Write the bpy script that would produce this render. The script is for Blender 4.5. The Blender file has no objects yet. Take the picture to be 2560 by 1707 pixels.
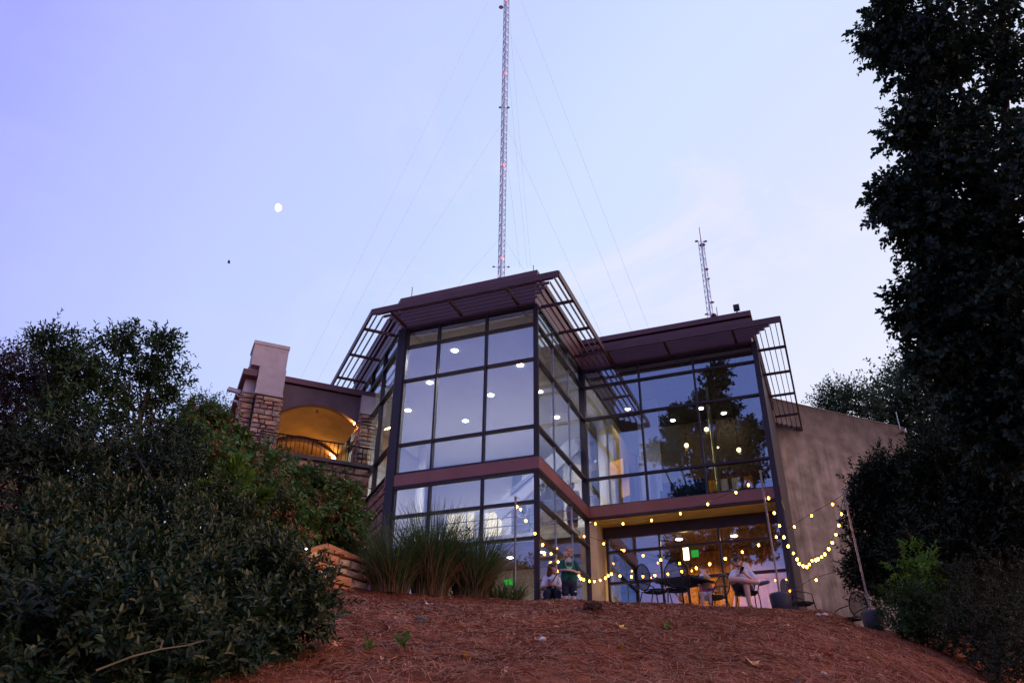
import bpy, bmesh, math, random
import numpy as np
from mathutils import Matrix, Vector, noise as mnoise
from math import sin, cos, pi, radians, sqrt

sc = bpy.context.scene
COL = sc.collection

# ------------------------------------------------------------------ camera
EYE = Vector((0, 0, -3.56))            # the terrace is z = 0; the photographer stands below it on the slope
FPX, PX0, PY0 = 2033.0, 1280.0, 853.5
TH, RO = radians(29.49), radians(0.63)
FW = Vector((0, cos(TH), sin(TH))); _up = Vector((0, -sin(TH), cos(TH))); _rt = Vector((1, 0, 0))
RT = _rt * cos(RO) + _up * sin(RO); UP = -_rt * sin(RO) + _up * cos(RO)
cam = bpy.data.cameras.new('camera'); cam.sensor_width = 36; cam.lens = 36 * FPX / 2560
cam.clip_start = 0.05; cam.clip_end = 9000
camo = bpy.data.objects.new('camera', cam); COL.objects.link(camo)
camo.matrix_world = Matrix(((RT.x, UP.x, -FW.x, EYE.x), (RT.y, UP.y, -FW.y, EYE.y), (RT.z, UP.z, -FW.z, EYE.z), (0, 0, 0, 1)))
sc.camera = camo

# ------------------------------------------------------------------ world: dusk sky, afterglow low on the right
world = bpy.data.worlds.new('World'); sc.world = world; world.use_nodes = True
nt = world.node_tree; bg = nt.nodes['Background']
SUN_AZ, SUN_EL = radians(112), radians(16)
sky = nt.nodes.new('ShaderNodeTexSky'); sky.sky_type = 'NISHITA'; sky.sun_disc = False
sky.sun_elevation = SUN_EL; sky.sun_rotation = SUN_AZ; sky.ozone_density = 2.0
tc = nt.nodes.new('ShaderNodeTexCoord')
dp = nt.nodes.new('ShaderNodeVectorMath'); dp.operation = 'DOT_PRODUCT'
dp.inputs[1].default_value = (0.77, 0.64, -0.05)
nt.links.new(tc.outputs['Generated'], dp.inputs[0])
mr = nt.nodes.new('ShaderNodeMapRange'); mr.inputs[1].default_value = -1; mr.inputs[2].default_value = 1
nt.links.new(dp.outputs['Value'], mr.inputs[0])
def lin(c): return tuple((x / 255 / 12.92 if x < 10.3 else ((x / 255 + .055) / 1.055) ** 2.4) for x in c) + (1,)
rp = nt.nodes.new('ShaderNodeValToRGB'); cr = rp.color_ramp
stops = [(-1, (150, 160, 244)), (-.45, (154, 160, 248)), (-.06, (168, 170, 254)), (.04, (182, 188, 255)), (.2, (194, 205, 255)), (.38, (200, 214, 255)), (.52, (212, 227, 255)), (.66, (219, 227, 255)), (.80, (235, 236, 255)), (1, (252, 242, 246))]
while len(cr.elements) < len(stops): cr.elements.new(.5)
for e, (g, c) in zip(cr.elements, stops): e.position = (g + 1) / 2; e.color = lin(c)
nt.links.new(mr.outputs[0], rp.inputs[0])
# faint wisps of cloud
mp = nt.nodes.new('ShaderNodeMapping'); mp.inputs['Scale'].default_value = (2.6, 2.0, 5.0); mp.inputs['Rotation'].default_value = (.3, .5, .2); mp.inputs['Location'].default_value = (1.7, .4, 2.3)
nt.links.new(tc.outputs['Generated'], mp.inputs[0])
cn = nt.nodes.new('ShaderNodeTexNoise'); cn.inputs['Scale'].default_value = 1.5; cn.inputs['Detail'].default_value = 7; cn.inputs['Roughness'].default_value = .62
cn.inputs['Distortion'].default_value = .5
nt.links.new(mp.outputs[0], cn.inputs['Vector'])
cm = nt.nodes.new('ShaderNodeMapRange'); cm.inputs[1].default_value = .50; cm.inputs[2].default_value = .74; cm.inputs[3].default_value = 0; cm.inputs[4].default_value = .75
nt.links.new(cn.outputs['Fac'], cm.inputs[0])
cx = nt.nodes.new('ShaderNodeMix'); cx.data_type = 'RGBA'
cg = nt.nodes.new('ShaderNodeMapRange'); cg.inputs[1].default_value = .25; cg.inputs[2].default_value = .75; cg.inputs[3].default_value = .12; cg.inputs[4].default_value = 1      # more cloud towards the sunset
nt.links.new(dp.outputs['Value'], cg.inputs[0]); cmul = nt.nodes.new('ShaderNodeMath'); cmul.operation = 'MULTIPLY'
nt.links.new(cm.outputs[0], cmul.inputs[0]); nt.links.new(cg.outputs[0], cmul.inputs[1])
nt.links.new(cmul.outputs[0], cx.inputs[0]); nt.links.new(rp.outputs[0], cx.inputs[6]); cx.inputs[7].default_value = lin((250, 240, 250))
# a share of the physical sky
sm = nt.nodes.new('ShaderNodeVectorMath'); sm.operation = 'SCALE'; sm.inputs['Scale'].default_value = 0.9
nt.links.new(sky.outputs[0], sm.inputs[0])
mx = nt.nodes.new('ShaderNodeMix'); mx.data_type = 'RGBA'; mx.inputs[0].default_value = .04
nt.links.new(cx.outputs[2], mx.inputs[6]); nt.links.new(sm.outputs[0], mx.inputs[7])
nt.links.new(mx.outputs[2], bg.inputs[0]); bg.inputs[1].default_value = 1.0

# ------------------------------------------------------------------ the last light of the sun
sl = bpy.data.lights.new('sun', 'SUN'); sl.energy = 1.8; sl.angle = radians(60); sl.color = (1, .52, .34)
so = bpy.data.objects.new('sun', sl); COL.objects.link(so)
_sd = Vector((sin(SUN_AZ) * cos(SUN_EL), cos(SUN_AZ) * cos(SUN_EL), sin(SUN_EL)))
so.rotation_euler = _sd.to_track_quat('Z', 'Y').to_euler()

sc.view_settings.view_transform = 'Standard'; sc.view_settings.look = 'None'
sc.view_settings.exposure = 0; sc.view_settings.gamma = 1; sc.view_settings.use_curve_mapping = False
sc.cycles.max_bounces = 10; sc.cycles.transparent_max_bounces = 24; sc.cycles.glossy_bounces = 5; sc.cycles.diffuse_bounces = 4
sc.cycles.sample_clamp_indirect = 6; sc.cycles.use_denoising = True; sc.cycles.caustics_reflective = False; sc.cycles.caustics_refractive = False

# ------------------------------------------------------------------ geometry helpers
def ray(px, py):
    v = RT * (px - PX0) - UP * (py - PY0) + FW * FPX
    return v.normalized()
def at(px, py, d):
    """the place seen at a pixel of the photograph, d metres away along the ground"""
    v = ray(px, py); return EYE + v * (d / math.hypot(v.x, v.y))
def pxm(px, py, d):
    """metres for one photograph pixel there"""
    v = ray(px, py); return d / math.hypot(v.x, v.y) / (FPX / v.dot(FW))

class MB:
    def __init__(s): s.v = []; s.f = []
    def add(s, vs, fs):
        n = len(s.v); s.v += [tuple(p) for p in vs]; s.f += [tuple(i + n for i in f) for f in fs]; return s
    def box(s, c, d, m=None):
        hx, hy, hz = d[0] / 2, d[1] / 2, d[2] / 2
        P = [Vector((x, y, z)) for x in (-hx, hx) for y in (-hy, hy) for z in (-hz, hz)]
        if m is not None: P = [m @ p for p in P]
        P = [p + Vector(c) for p in P]
        return s.add(P, [(0, 1, 3, 2), (4, 6, 7, 5), (0, 4, 5, 1), (2, 3, 7, 6), (0, 2, 6, 4), (1, 5, 7, 3)])
    def bb(s, x0, x1, y0, y1, z0, z1): return s.box(((x0 + x1) / 2, (y0 + y1) / 2, (z0 + z1) / 2), (x1 - x0, y1 - y0, z1 - z0))
    def beam(s, a, b, w, h, up=(0, 0, 1)):
        a = Vector(a); b = Vector(b); d = b - a; L = d.length; d.normalize()
        side = d.cross(Vector(up))
        if side.length < 1e-4: side = d.cross(Vector((0, 1, 0)))
        side.normalize(); u = side.cross(d)
        P = [a + d * (L * t) + side * (sx * w / 2) + u * (sz * h / 2) for t in (0, 1) for sx in (-1, 1) for sz in (-1, 1)]
        return s.add(P, [(0, 1, 3, 2), (4, 6, 7, 5), (0, 4, 5, 1), (2, 3, 7, 6), (0, 2, 6, 4), (1, 5, 7, 3)])
    def prism(s, poly, z0, z1):
        n = len(poly)
        P = [(p[0], p[1], z0) for p in poly] + [(p[0], p[1], z1) for p in poly]
        F = [tuple(range(n - 1, -1, -1)), tuple(range(n, 2 * n))] + [(i, (i + 1) % n, n + (i + 1) % n, n + i) for i in range(n)]
        return s.add(P, F)
    def sweep(s, poly, off):
        n = len(poly); off = Vector(off)
        P = [Vector(p) for p in poly] + [Vector(p) + off for p in poly]
        return s.add(P, [tuple(range(n - 1, -1, -1)), tuple(range(n, 2 * n))] + [(i, (i + 1) % n, n + (i + 1) % n, n + i) for i in range(n)])
    def tube(s, pts, r, n=6, cap=True):
        pts = [Vector(p) for p in pts]; rr = r if hasattr(r, '__len__') else [r] * len(pts)
        d0 = (pts[1] - pts[0]).normalized(); ref = Vector((0, 0, 1)) if abs(d0.z) < .9 else Vector((1, 0, 0))
        x = d0.cross(ref).normalized(); V = []; F = []
        for i, p in enumerate(pts):
            d = (pts[min(i + 1, len(pts) - 1)] - pts[max(i - 1, 0)]).normalized()
            x = (x - d * x.dot(d)).normalized(); y = d.cross(x)
            V += [p + (x * cos(2 * pi * k / n) + y * sin(2 * pi * k / n)) * rr[i] for k in range(n)]
        for i in range(len(pts) - 1):
            for k in range(n): F.append((i * n + k, i * n + (k + 1) % n, (i + 1) * n + (k + 1) % n, (i + 1) * n + k))
        if cap: F.append(tuple(range(n - 1, -1, -1))); F.append(tuple((len(pts) - 1) * n + k for k in range(n)))
        return s.add(V, F)
    def lathe(s, prof, n=16, c=(0, 0, 0)):
        V = [(c[0] + r * cos(2 * pi * k / n), c[1] + r * sin(2 * pi * k / n), c[2] + z) for r, z in prof for k in range(n)]
        F = [(i * n + k, i * n + (k + 1) % n, (i + 1) * n + (k + 1) % n, (i + 1) * n + k) for i in range(len(prof) - 1) for k in range(n)]
        return s.add(V, F)
    def ball(s, c, r, n=10, m=7, rot=None):
        r = r if hasattr(r, '__len__') else (r, r, r); V = []; F = []
        for i in range(m + 1):
            t = pi * i / m
            for k in range(n):
                p = Vector((r[0] * sin(t) * cos(2 * pi * k / n), r[1] * sin(t) * sin(2 * pi * k / n), r[2] * cos(t)))
                if rot is not None: p = rot @ p
                V.append(p + Vector(c))
        for i in range(m):
            for k in range(n): F.append((i * n + k, (i + 1) * n + k, (i + 1) * n + (k + 1) % n, i * n + (k + 1) % n))
        return s.add(V, F)
    def mesh(s, name, smooth=False):
        me = bpy.data.meshes.new(name); me.from_pydata(s.v, [], s.f); me.update()
        if smooth: me.polygons.foreach_set('use_smooth', [True] * len(me.polygons))
        return me
    def build(s, name, mat, parent=None, smooth=False, loc=None):
        return put(name, s.mesh(name, smooth), mat, parent, loc)

def put(name, me, mat=None, parent=None, loc=None):
    o = bpy.data.objects.new(name, me); COL.objects.link(o)
    if mat is not None and not me.materials: me.materials.append(mat)
    if parent is not None: o.parent = parent
    if loc is not None: o.location = loc
    return o
def tag(o, label=None, cat=None, group=None, kind=None):
    if label: o['label'] = label
    if cat: o['category'] = cat
    if group: o['group'] = group
    if kind: o['kind'] = kind
    return o
def thing(name, label, cat, loc=(0, 0, 0), rz=0, group=None):
    o = bpy.data.objects.new(name, None); COL.objects.link(o); o.empty_display_size = .1
    o.location = loc; o.rotation_euler = (0, 0, rz)
    return tag(o, label, cat, group)
def dup(o, parent=None):
    c = o.copy(); COL.objects.link(c)
    if parent is not None: c.parent = parent
    for ch in list(o.children): dup(ch, c)
    return c

# ------------------------------------------------------------------ materials
MATS = {}
def M(name, col, rough=.6, metal=0., var=.15, scale=4., bump=0., bscale=30., spec=.4, col2=None, stretch=(1, 1, 1), detail=5):
    if name in MATS: return MATS[name]
    m = bpy.data.materials.new(name); m.use_nodes = True; t = m.node_tree; b = t.nodes['Principled BSDF']
    b.inputs['Roughness'].default_value = rough; b.inputs['Metallic'].default_value = metal; b.inputs['Specular IOR Level'].default_value = spec
    c = t.nodes.new('ShaderNodeTexCoord'); mp = t.nodes.new('ShaderNodeMapping'); mp.inputs['Scale'].default_value = stretch
    t.links.new(c.outputs['Object'], mp.inputs[0])
    n = t.nodes.new('ShaderNodeTexNoise'); n.inputs['Scale'].default_value = scale; n.inputs['Detail'].default_value = detail
    t.links.new(mp.outputs[0], n.inputs['Vector'])
    r = t.nodes.new('ShaderNodeValToRGB'); r.color_ramp.elements[0].position = .32; r.color_ramp.elements[1].position = .68
    c2 = col2 or tuple(min(1, x * (1 + var)) for x in col)
    r.color_ramp.elements[0].color = tuple(x * (1 - var) for x in col) + (1,); r.color_ramp.elements[1].color = tuple(c2) + (1,)
    t.links.new(n.outputs['Fac'], r.inputs[0]); t.links.new(r.outputs[0], b.inputs['Base Color'])
    if bump:
        n2 = t.nodes.new('ShaderNodeTexNoise'); n2.inputs['Scale'].default_value = bscale; n2.inputs['Detail'].default_value = 6
        t.links.new(mp.outputs[0], n2.inputs['Vector'])
        bp = t.nodes.new('ShaderNodeBump'); bp.inputs['Strength'].default_value = bump; bp.inputs['Distance'].default_value = .02
        t.links.new(n2.outputs['Fac'], bp.inputs['Height']); t.links.new(bp.outputs[0], b.inputs['Normal'])
    MATS[name] = m; return m
def EM(name, col, strength):
    if name in MATS: return MATS[name]
    m = bpy.data.materials.new(name); m.use_nodes = True; b = m.node_tree.nodes['Principled BSDF']
    b.inputs['Base Color'].default_value = tuple(col) + (1,); b.inputs['Emission Color'].default_value = tuple(col) + (1,); b.inputs['Emission Strength'].default_value = strength
    MATS[name] = m; return m
def LEAF(name, cols, trans=.3, rough=.5):
    if name in MATS: return MATS[name]
    m = bpy.data.materials.new(name); m.use_nodes = True; t = m.node_tree; b = t.nodes['Principled BSDF']
    a = t.nodes.new('ShaderNodeAttribute'); a.attribute_name = 'rnd'
    r = t.nodes.new('ShaderNodeValToRGB'); cr = r.color_ramp
    while len(cr.elements) < len(cols): cr.elements.new(.5)
    for e, (p, c) in zip(cr.elements, cols): e.position = p; e.color = tuple(c) + (1,)
    t.links.new(a.outputs['Fac'], r.inputs[0]); t.links.new(r.outputs[0], b.inputs['Base Color'])
    b.inputs['Roughness'].default_value = rough; b.inputs['Specular IOR Level'].default_value = .3
    tr = t.nodes.new('ShaderNodeBsdfTranslucent'); t.links.new(r.outputs[0], tr.inputs[0])
    mx = t.nodes.new('ShaderNodeMixShader'); mx.inputs[0].default_value = trans
    t.links.new(b.outputs[0], mx.inputs[1]); t.links.new(tr.outputs[0], mx.inputs[2])
    t.links.new(mx.outputs[0], t.nodes['Material Output'].inputs[0])
    MATS[name] = m; return m
def GLASS(name, ior=2.65, tint=(.8, .85, .9), wob=.0):
    m = bpy.data.materials.new(name); m.use_nodes = True; t = m.node_tree; t.nodes.remove(t.nodes['Principled BSDF'])
    g = t.nodes.new('ShaderNodeBsdfGlossy'); g.inputs['Roughness'].default_value = 0.0; g.inputs[0].default_value = (.78, .90, 1, 1)
    p = t.nodes.new('ShaderNodeBsdfTransparent'); p.inputs[0].default_value = tint + (1,)
    f = t.nodes.new('ShaderNodeFresnel')
    ge = t.nodes.new('ShaderNodeNewGeometry'); mi = t.nodes.new('ShaderNodeMapRange')          # both faces of the thin pane reflect alike
    mi.inputs[3].default_value = ior; mi.inputs[4].default_value = 1 / ior
    t.links.new(ge.outputs['Backfacing'], mi.inputs[0]); t.links.new(mi.outputs[0], f.inputs[0])
    x = t.nodes.new('ShaderNodeMixShader'); t.links.new(f.outputs[0], x.inputs[0]); t.links.new(p.outputs[0], x.inputs[1]); t.links.new(g.outputs[0], x.inputs[2])
    t.links.new(x.outputs[0], t.nodes['Material Output'].inputs[0])
    MATS[name] = m; return m

bronze = M('bronze_frame', (.035, .022, .028), .45, .3, .15, 3)
fascia = M('fascia_metal', (.135, .06, .062), .5, .2, .12, 1.5)
band_m = M('band_metal', (.27, .10, .08), .5, .2, .12, 1.2)
louver_m = M('louver_metal', (.105, .048, .052), .5, .2, .12, 2)
white_w = M('white_plaster', (.72, .70, .68), .8, 0, .04, 2)
ceil_m = M('ceiling_white', (.80, .79, .77), .9, 0, .03, 2)
floor_m = M('pale_floor', (.42, .38, .33), .4, 0, .1, 2)
soffit_m = M('soffit_plaster', (.68, .50, .15), .8, 0, .1, 2)
cream_m = M('cream_plaster', (.66, .55, .33), .8, 0, .1, 3)
wood_m = M('orange_wood', (.60, .21, .03), .5, 0, .25, 2, stretch=(6, 1, 1))
conc_m = None
black_metal = M('black_iron', (.012, .011, .012), .45, .5, .2, 8)
glass_m = GLASS('facade_glass')

# ================================================================== THE GROUND
rng = np.random.default_rng(7)
def vnoise(x, y, s, seed=0.):
    return np.sin(x * s + 1.3 * np.sin(y * s * .7 + seed)) * np.cos(y * s * 1.13 + 1.7 * np.sin(x * s * .6 + seed * 2.1))
def sstep(a, b, t): t = np.clip((t - a) / (b - a), 0, 1); return t * t * (3 - 2 * t)
def ground_z(x, y):
    x = np.asarray(x, float); y = np.asarray(y, float)
    yy = np.clip(y, -40, 60)
    P = np.where(yy < 0, -5.06 + .40 * np.maximum(yy, -14), -5.06 + .403 * yy - .00586 * yy ** 2)
    P = np.where(yy > 16.6, 0.02 * np.exp(-(yy - 16.6)), np.minimum(P, .02))
    P = P - .19 * np.exp(-((yy - 14.3) / 3.0) ** 2)
    xe = x * np.clip(17.4 / np.maximum(y, 7), .9, 2) ** .9
    Lr = -6.3e-4 * np.clip(xe, 0, 13.5) ** 3.34
    Ll = np.minimum(.018 * np.clip(-x, 0, 40) ** 2, 3.2) * sstep(-6, 8, y)
    h = P + Lr + Ll + np.where(x < -3, .22 * np.clip(yy - 17, 0, 8) * sstep(-3, -7, x), 0)
    h = h + .55 * np.clip(x - 8.0, 0, 14) * sstep(18, 22, y)
    d = np.maximum(np.maximum(17.35 - y, y - 27), np.maximum(.0 - x, x - 6.35))        # the terrace lies level
    k = 1 - sstep(0.0, .75, d)
    h = h * (1 - k) + (-.07) * k
    k2 = 1 - sstep(.7, 1.25, np.hypot(x - 7.75, y - 18.6)); h = h * (1 - k2) + (-.37) * k2
    near = sstep(24, 14, np.hypot(x, y - 9))
    h = h + near * (1 - k) * (.035 * vnoise(x, y, 2.1, 1) + .02 * vnoise(x, y, 5.3, 2) + .012 * vnoise(x, y, 11, 4))
    return h
def gz(x, y): return float(ground_z(x, y))
fx = np.concatenate([[-2500, -900, -300, -120, -60, -35, -25], np.arange(-20, 20.01, .22), [24, 32, 60, 120, 300, 900, 2500]])
fy = np.concatenate([[-2500, -900, -300, -120, -50, -25, -12, -6, -3], np.arange(-1, 26.01, .22), [28, 32, 40, 60, 120, 300, 900, 2500]])
X, Y = np.meshgrid(fx, fy); Z = ground_z(X, Y)
nv = [tuple(p) for p in np.stack([X.ravel(), Y.ravel(), Z.ravel()], 1)]
nx, ny = len(fx), len(fy)
gf = [(j * nx + i, j * nx + i + 1, (j + 1) * nx + i + 1, (j + 1) * nx + i) for j in range(ny - 1) for i in range(nx - 1)]
straw_ground = M('pine_straw_bed', (.22, .060, .026), .9, 0, .5, 4, .9, 90, .15, col2=(.39, .115, .050), stretch=(1, 1.6, 1), detail=8)
me = bpy.data.meshes.new('ground'); me.from_pydata(nv, [], gf); me.update(); me.polygons.foreach_set('use_smooth', [True] * len(me.polygons))
tag(put('ground', me, straw_ground), kind='structure')

# terrace paving
pave = M('terrace_paving', (.30, .27, .25), .85, 0, .15, 6, .3, 60)
pav = MB(); pav.prism([(.3, 17.75), (2.6, 17.5), (5.8, 17.9), (6.6, 18.6), (7.2, 21.7), (7.9, 27), (-6, 27), (-5, 22.0), (-.2, 19.6)], -.09, 0)
tag(pav.build('terrace', pave), kind='structure')

# ================================================================== GLASS BUILDING  (u along the front, v into the depth, from the near corner)
AZ = radians(111.61)
BU = Vector((sin(AZ), cos(AZ), 0)); BV = Vector((sin(AZ - pi / 2), cos(AZ - pi / 2), 0)); BK = Vector((.676, 19.989, 0))
def bw(u, v, z=0): return BK + BU * u + BV * v + Vector((0, 0, z))
ROTB = -(AZ - pi / 2)
bld = thing('glass_building', 'two storey glass fronted building with dark purple brown frames and slatted sunshades', 'building', BK, ROTB)
ROWS = [0.06, 2.16, 3.09, 3.91, 4.30, 5.17, 7.20, 8.33, 8.92]
S2 = sqrt(.5)
Lf = (-4.40, 0.0); Lend = (-8.70, 4.30)

def wall_frame(name, a, b, cuts, zs, post=.055, skip_first=False, thinjoints=False, depth=.14, label=None):
    """a glazed wall from a to b: panes between the cuts and the rows; mullions and transoms each a piece"""
    a = Vector((a[0], a[1], 0)); b = Vector((b[0], b[1], 0)); d = (b - a); L = d.length; d.normalize(); n = Vector((d.y, -d.x, 0))
    wall = bpy.data.objects.new(name, None); COL.objects.link(wall); wall.parent = bld; wall.empty_display_size = .1
    for nm_, z, hh in (('sill_rail', zs[0] - .03, .06), ('head_rail', zs[-1] + .03, .07)):
        MB().beam(a + Vector((0, 0, z)), b + Vector((0, 0, z)), depth + .01, hh).build(nm_, bronze, wall)
    rm = Matrix.Rotation(math.atan2(d.y, d.x), 4, 'Z')
    for i, c in enumerate(cuts):
        w = .016 if (thinjoints and 0 < i < len(cuts) - 1) else post
        p = a + d * c
        m = MB().box((p.x, p.y, (zs[0] + zs[-1]) / 2), (w, depth if w > .02 else .05, zs[-1] - zs[0] - .002), rm)
        m.build('mullion', M('silicone_joint', (.45, .48, .55), .3) if w < .02 else bronze, wall)
    for z in zs[1:-1]:
        if abs(z - 3.91) < .02 or abs(z - 4.30) < .02: hh = .07
        else: hh = .065
        for c0, c1 in ((cuts[0], cuts[-1]),):
            m = MB().beam(a + d * (c0 + .03) + Vector((0, 0, z)), a + d * (c1 - .03) + Vector((0, 0, z)), depth + .006, hh)
            m.build('transom', bronze, wall)
    for c0, c1 in zip(cuts[:-1], cuts[1:]):
        for z0, z1 in zip(zs[:-1], zs[1:]):
            if abs(z0 - 3.91) < .02: continue
            p = a + d * ((c0 + c1) / 2)
            tilt = Matrix.Rotation(random.uniform(-.0018, .0018), 4, 'Z') @ Matrix.Rotation(random.uniform(-.0018, .0018), 4, 'X')
            MB().box((p.x, p.y, (z0 + z1) / 2), (c1 - c0 - .012, .014, z1 - z0 - .03), rm @ tilt).build('glass_pane', glass_m, wall)
    return wall
random.seed(3)
wall_frame('front_glazing', Lf, (0, 0), [.27, 1.34, 2.88, 4.40], ROWS)
wall_frame('side_glazing', (0, 0), (0, 4.5), [0.0, 1.48, 2.95, 4.5], ROWS, thinjoints=True)
wall_frame('upper_glazing', (0, 4.5), (5.6, 4.5), [0, 1.92, 3.68, 5.6], ROWS[4:])
wall_frame('terrace_glazing', (.28, 5.36), (5.6, 5.36), [.10, 1.72, 3.48, 5.28], [.06, 2.16, 3.09, 3.52])
wall_frame('chamfer_glazing', Lend, Lf, [0, 1.5, 3.0, 4.5, 6.08], ROWS[4:])
# posts
for (x, y, w, d, z0, z1) in ((-4.28, .02, .25, .25, 0, 8.98), (0, 0, .12, .12, 0, 8.98), (0, 4.5, .2, .2, 3.9, 8.98), (5.62, 4.48, .16, .2, 0, 8.98), (5.62, 5.36, .12, .16, 0, 3.9)):
    MB().bb(x - w / 2, x + w / 2, y - d / 2, y + d / 2, z0, z1).build('corner_post', bronze, bld)
# spandrel band between the storeys: front, side, over the terrace
for p in ([(-4.45, -.09), (.10, -.09), (.10, 4.40), (0, 4.40), (0, .0), (-4.45, 0)], [(.0, 4.40), (5.72, 4.40), (5.72, 4.52), (.0, 4.52)]):
    MB().prism(p, 3.945, 4.27).build('floor_band', band_m, bld)
MB().prism([(-4.46, -.075), (.085, -.075), (.085, 4.4), (5.70, 4.415), (5.70, 4.6), (-.05, 4.6), (-.05, .05), (-4.46, .05)], 3.88, 3.943).build('band_reveal', bronze, bld)
# terrace soffit, dark lintel, end wall
MB().prism([(.12, 4.53), (5.7, 4.53), (5.7, 5.45), (.12, 5.45)], 3.86, 3.94).build('soffit', soffit_m, bld)
MB().bb(.28, 5.6, 5.28, 5.5, 3.56, 3.855).build('lintel', bronze, bld)
MB().bb(.0, .26, 4.6, 5.9, 0, 3.855).build('cream_pier', cream_m, bld)
# roof: parapet fascia with three steps
roofpoly = [(-4.45, -.02), (.03, -.02), (.03, 4.48), (5.62, 4.48), (5.62, 12.4), (-8.74, 12.4), (-8.74, 4.33)]
def grow(poly, d):
    out = []; n = len(poly)
    for i in range(n):
        p0, p1, p2 = Vector(poly[i - 1]), Vector(poly[i]), Vector(poly[(i + 1) % n])
        e1 = (p1 - p0).normalized(); e2 = (p2 - p1).normalized()
        n1 = Vector((e1.y, -e1.x)); n2 = Vector((e2.y, -e2.x))
        q = p1 + (n1 + n2) * (d / (1 + n1.dot(n2))); out.append((q.x, q.y))
    return out
rf = MB().prism(grow(roofpoly, -.06), 8.99, 9.72).build('roof', fascia, bld)
MB().prism(grow(roofpoly, .0), 9.722, 9.90).build('fascia_strip', fascia, rf)
MB().prism(grow(roofpoly, -.05), 9.902, 9.955).build('shadow_gap', bronze, rf)
MB().prism(grow(roofpoly, .05), 9.957, 10.14).build('roof_cap', fascia, rf)
for u, v in ((-4.3, .3), (-.25, .5), (4.6, 4.9)):
    MB().tube([bw(0, 0) * 0 + Vector((u, v, 10.1)), Vector((u, v, 10.75))], .012, 5).build('lightning_rod', bronze, rf)
# sunshades: vertical blades on outriggers
def corner(p, n1, n2, d):
    n1 = Vector(n1); n2 = Vector(n2); return Vector(p) + (n1 + n2) * (d / (1 + n1.dot(n2)))
nL, nF, nS, nE = (-S2, -S2), (0, -1), (1, 0), (1, 0)
offs = [.10, .29, .48, .67, .86, 1.04]
runs = {
 'front_sunshade': lambda d: (corner(Lf, nL, nF, d), corner((0, 0), nF, nS, d)),
 'side_sunshade': lambda d: (corner((0, 0), nF, nS, d), Vector((d, 4.5))),
 'right_sunshade': lambda d: (Vector((max(1.1, 0), 4.5 - d * .88)), Vector((5.6 + d * .88, 4.5 - d * .88))),
 'far_sunshade': lambda d: (Vector((5.6 + d * .88, 4.5 - d * .88)), Vector((5.6 + d * .88, 11.75 + d * .6))),
 'chamfer_sunshade': lambda d: (Vector(Lend) + Vector(nL) * d, corner(Lf, nL, nF, d)),
}
ties = {'front_sunshade': [((-4.2, -.05), (-4.2, -1.04)), ((-2.33, -.05), (-2.33, -1.04)), ((-.52, -.05), (-.52, -1.04))],
 'side_sunshade': [((.05, .33), (1.04, .33)), ((.05, 1.96), (1.04, 1.96)), ((.05, 3.58), (1.04, 3.58))],
 'right_sunshade': [((5.1, 4.45), (5.1, 3.6)), ((2.99, 4.45), (2.99, 3.6)), ((1.15, 4.45), (1.15, 3.6))],
 'far_sunshade': [((5.66, 5.24), (6.5, 5.24)), ((5.66, 7.04), (6.5, 7.04)), ((5.66, 8.83), (6.5, 8.83)), ((5.66, 10.7), (6.5, 10.7))],
 'chamfer_sunshade': [tuple((Lf[0] - S2 * t - S2 * q, Lf[1] + S2 * t - S2 * q) for q in (.05, 1.04)) for t in (.5, 2.3, 4.1, 5.6)]}
for nm, fn in runs.items():
    a, b = fn(offs[-1])
    sh = MB().beam((a.x, a.y, 9.15), (b.x, b.y, 9.15), .06, .2).build(nm, louver_m, bld)       # outer rail
    for d in offs[:-1]:
        a, b = fn(d); dd = (b - a).normalized() * .02
        MB().beam((a.x + dd.x, a.y + dd.y, 9.175), (b.x - dd.x, b.y - dd.y, 9.175), .022, .095).build('slat', louver_m, sh)
    for (p, q) in ties[nm]:
        MB().beam((p[0], p[1], 9.075), (q[0], q[1], 9.075), .08, .07).build('outrigger', louver_m, sh)
MB().prism(grow(roofpoly, -.02), 8.955, 8.987).build('head_channel', bronze, bld)
# unseen closing walls so that the inside is a room
MB().bb(5.56, 5.64, 4.6, 12.3, 0.0, 8.95).build('end_wall', bronze, bld)
MB().bb(5.52, 5.555, 4.6, 12.2, 0.06, 8.7).build('end_lining', M('gallery_wall', (.15, .11, .075), .8), bld)
MB().bb(-8.7, 5.6, 12.2, 12.35, 0, 8.95).build('rear_wall', white_w, bld)
MB().bb(-8.78, -8.68, 4.3, 12.3, 0, 8.95).build('left_wall', white_w, bld)
lower_wall = MB().prism([(-8.7, 4.30), (-4.42, .04), (-4.36, .1), (-8.62, 4.36)], 0, 4.28).build('lower_wall', M('mortar', (.19, .15, .13), .95, 0, .2, 10, .4, 60), bld)
# inside: floors, ceilings, mezzanine, columns
inner = [(-4.32, .08), (-.08, .08), (-.08, 4.6), (5.5, 4.6), (5.5, 12.2), (-8.6, 12.2), (-8.6, 4.35)]
MB().prism(inner, 8.80, 8.90).build('ceiling', ceil_m, bld)
MB().prism([(.1, 4.66), (5.5, 4.66), (5.5, 9.38), (.1, 9.38)], 8.72, 8.795).build('ceiling_dimmer', M('dimmer_dark', (.10, .09, .09), .8), bld)  # dark sheet added below the ceiling so the gallery looks dim
MB().prism([(-4.32, .08), (-.08, .08), (-.08, 5.5), (5.5, 5.5), (5.5, 12.2), (-8.6, 12.2), (-8.6, 4.35)], .01, .05).build('floor', floor_m, bld)
MB().prism([(.1, 4.7), (5.5, 4.7), (5.5, 9.3), (.1, 9.3)], 4.243, 4.26).build('floor_dimmer', M('floor_dimmer_dark', (.05, .045, .05), .95), bld)  # dark sheet added over the floor, also to dim the gallery
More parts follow.
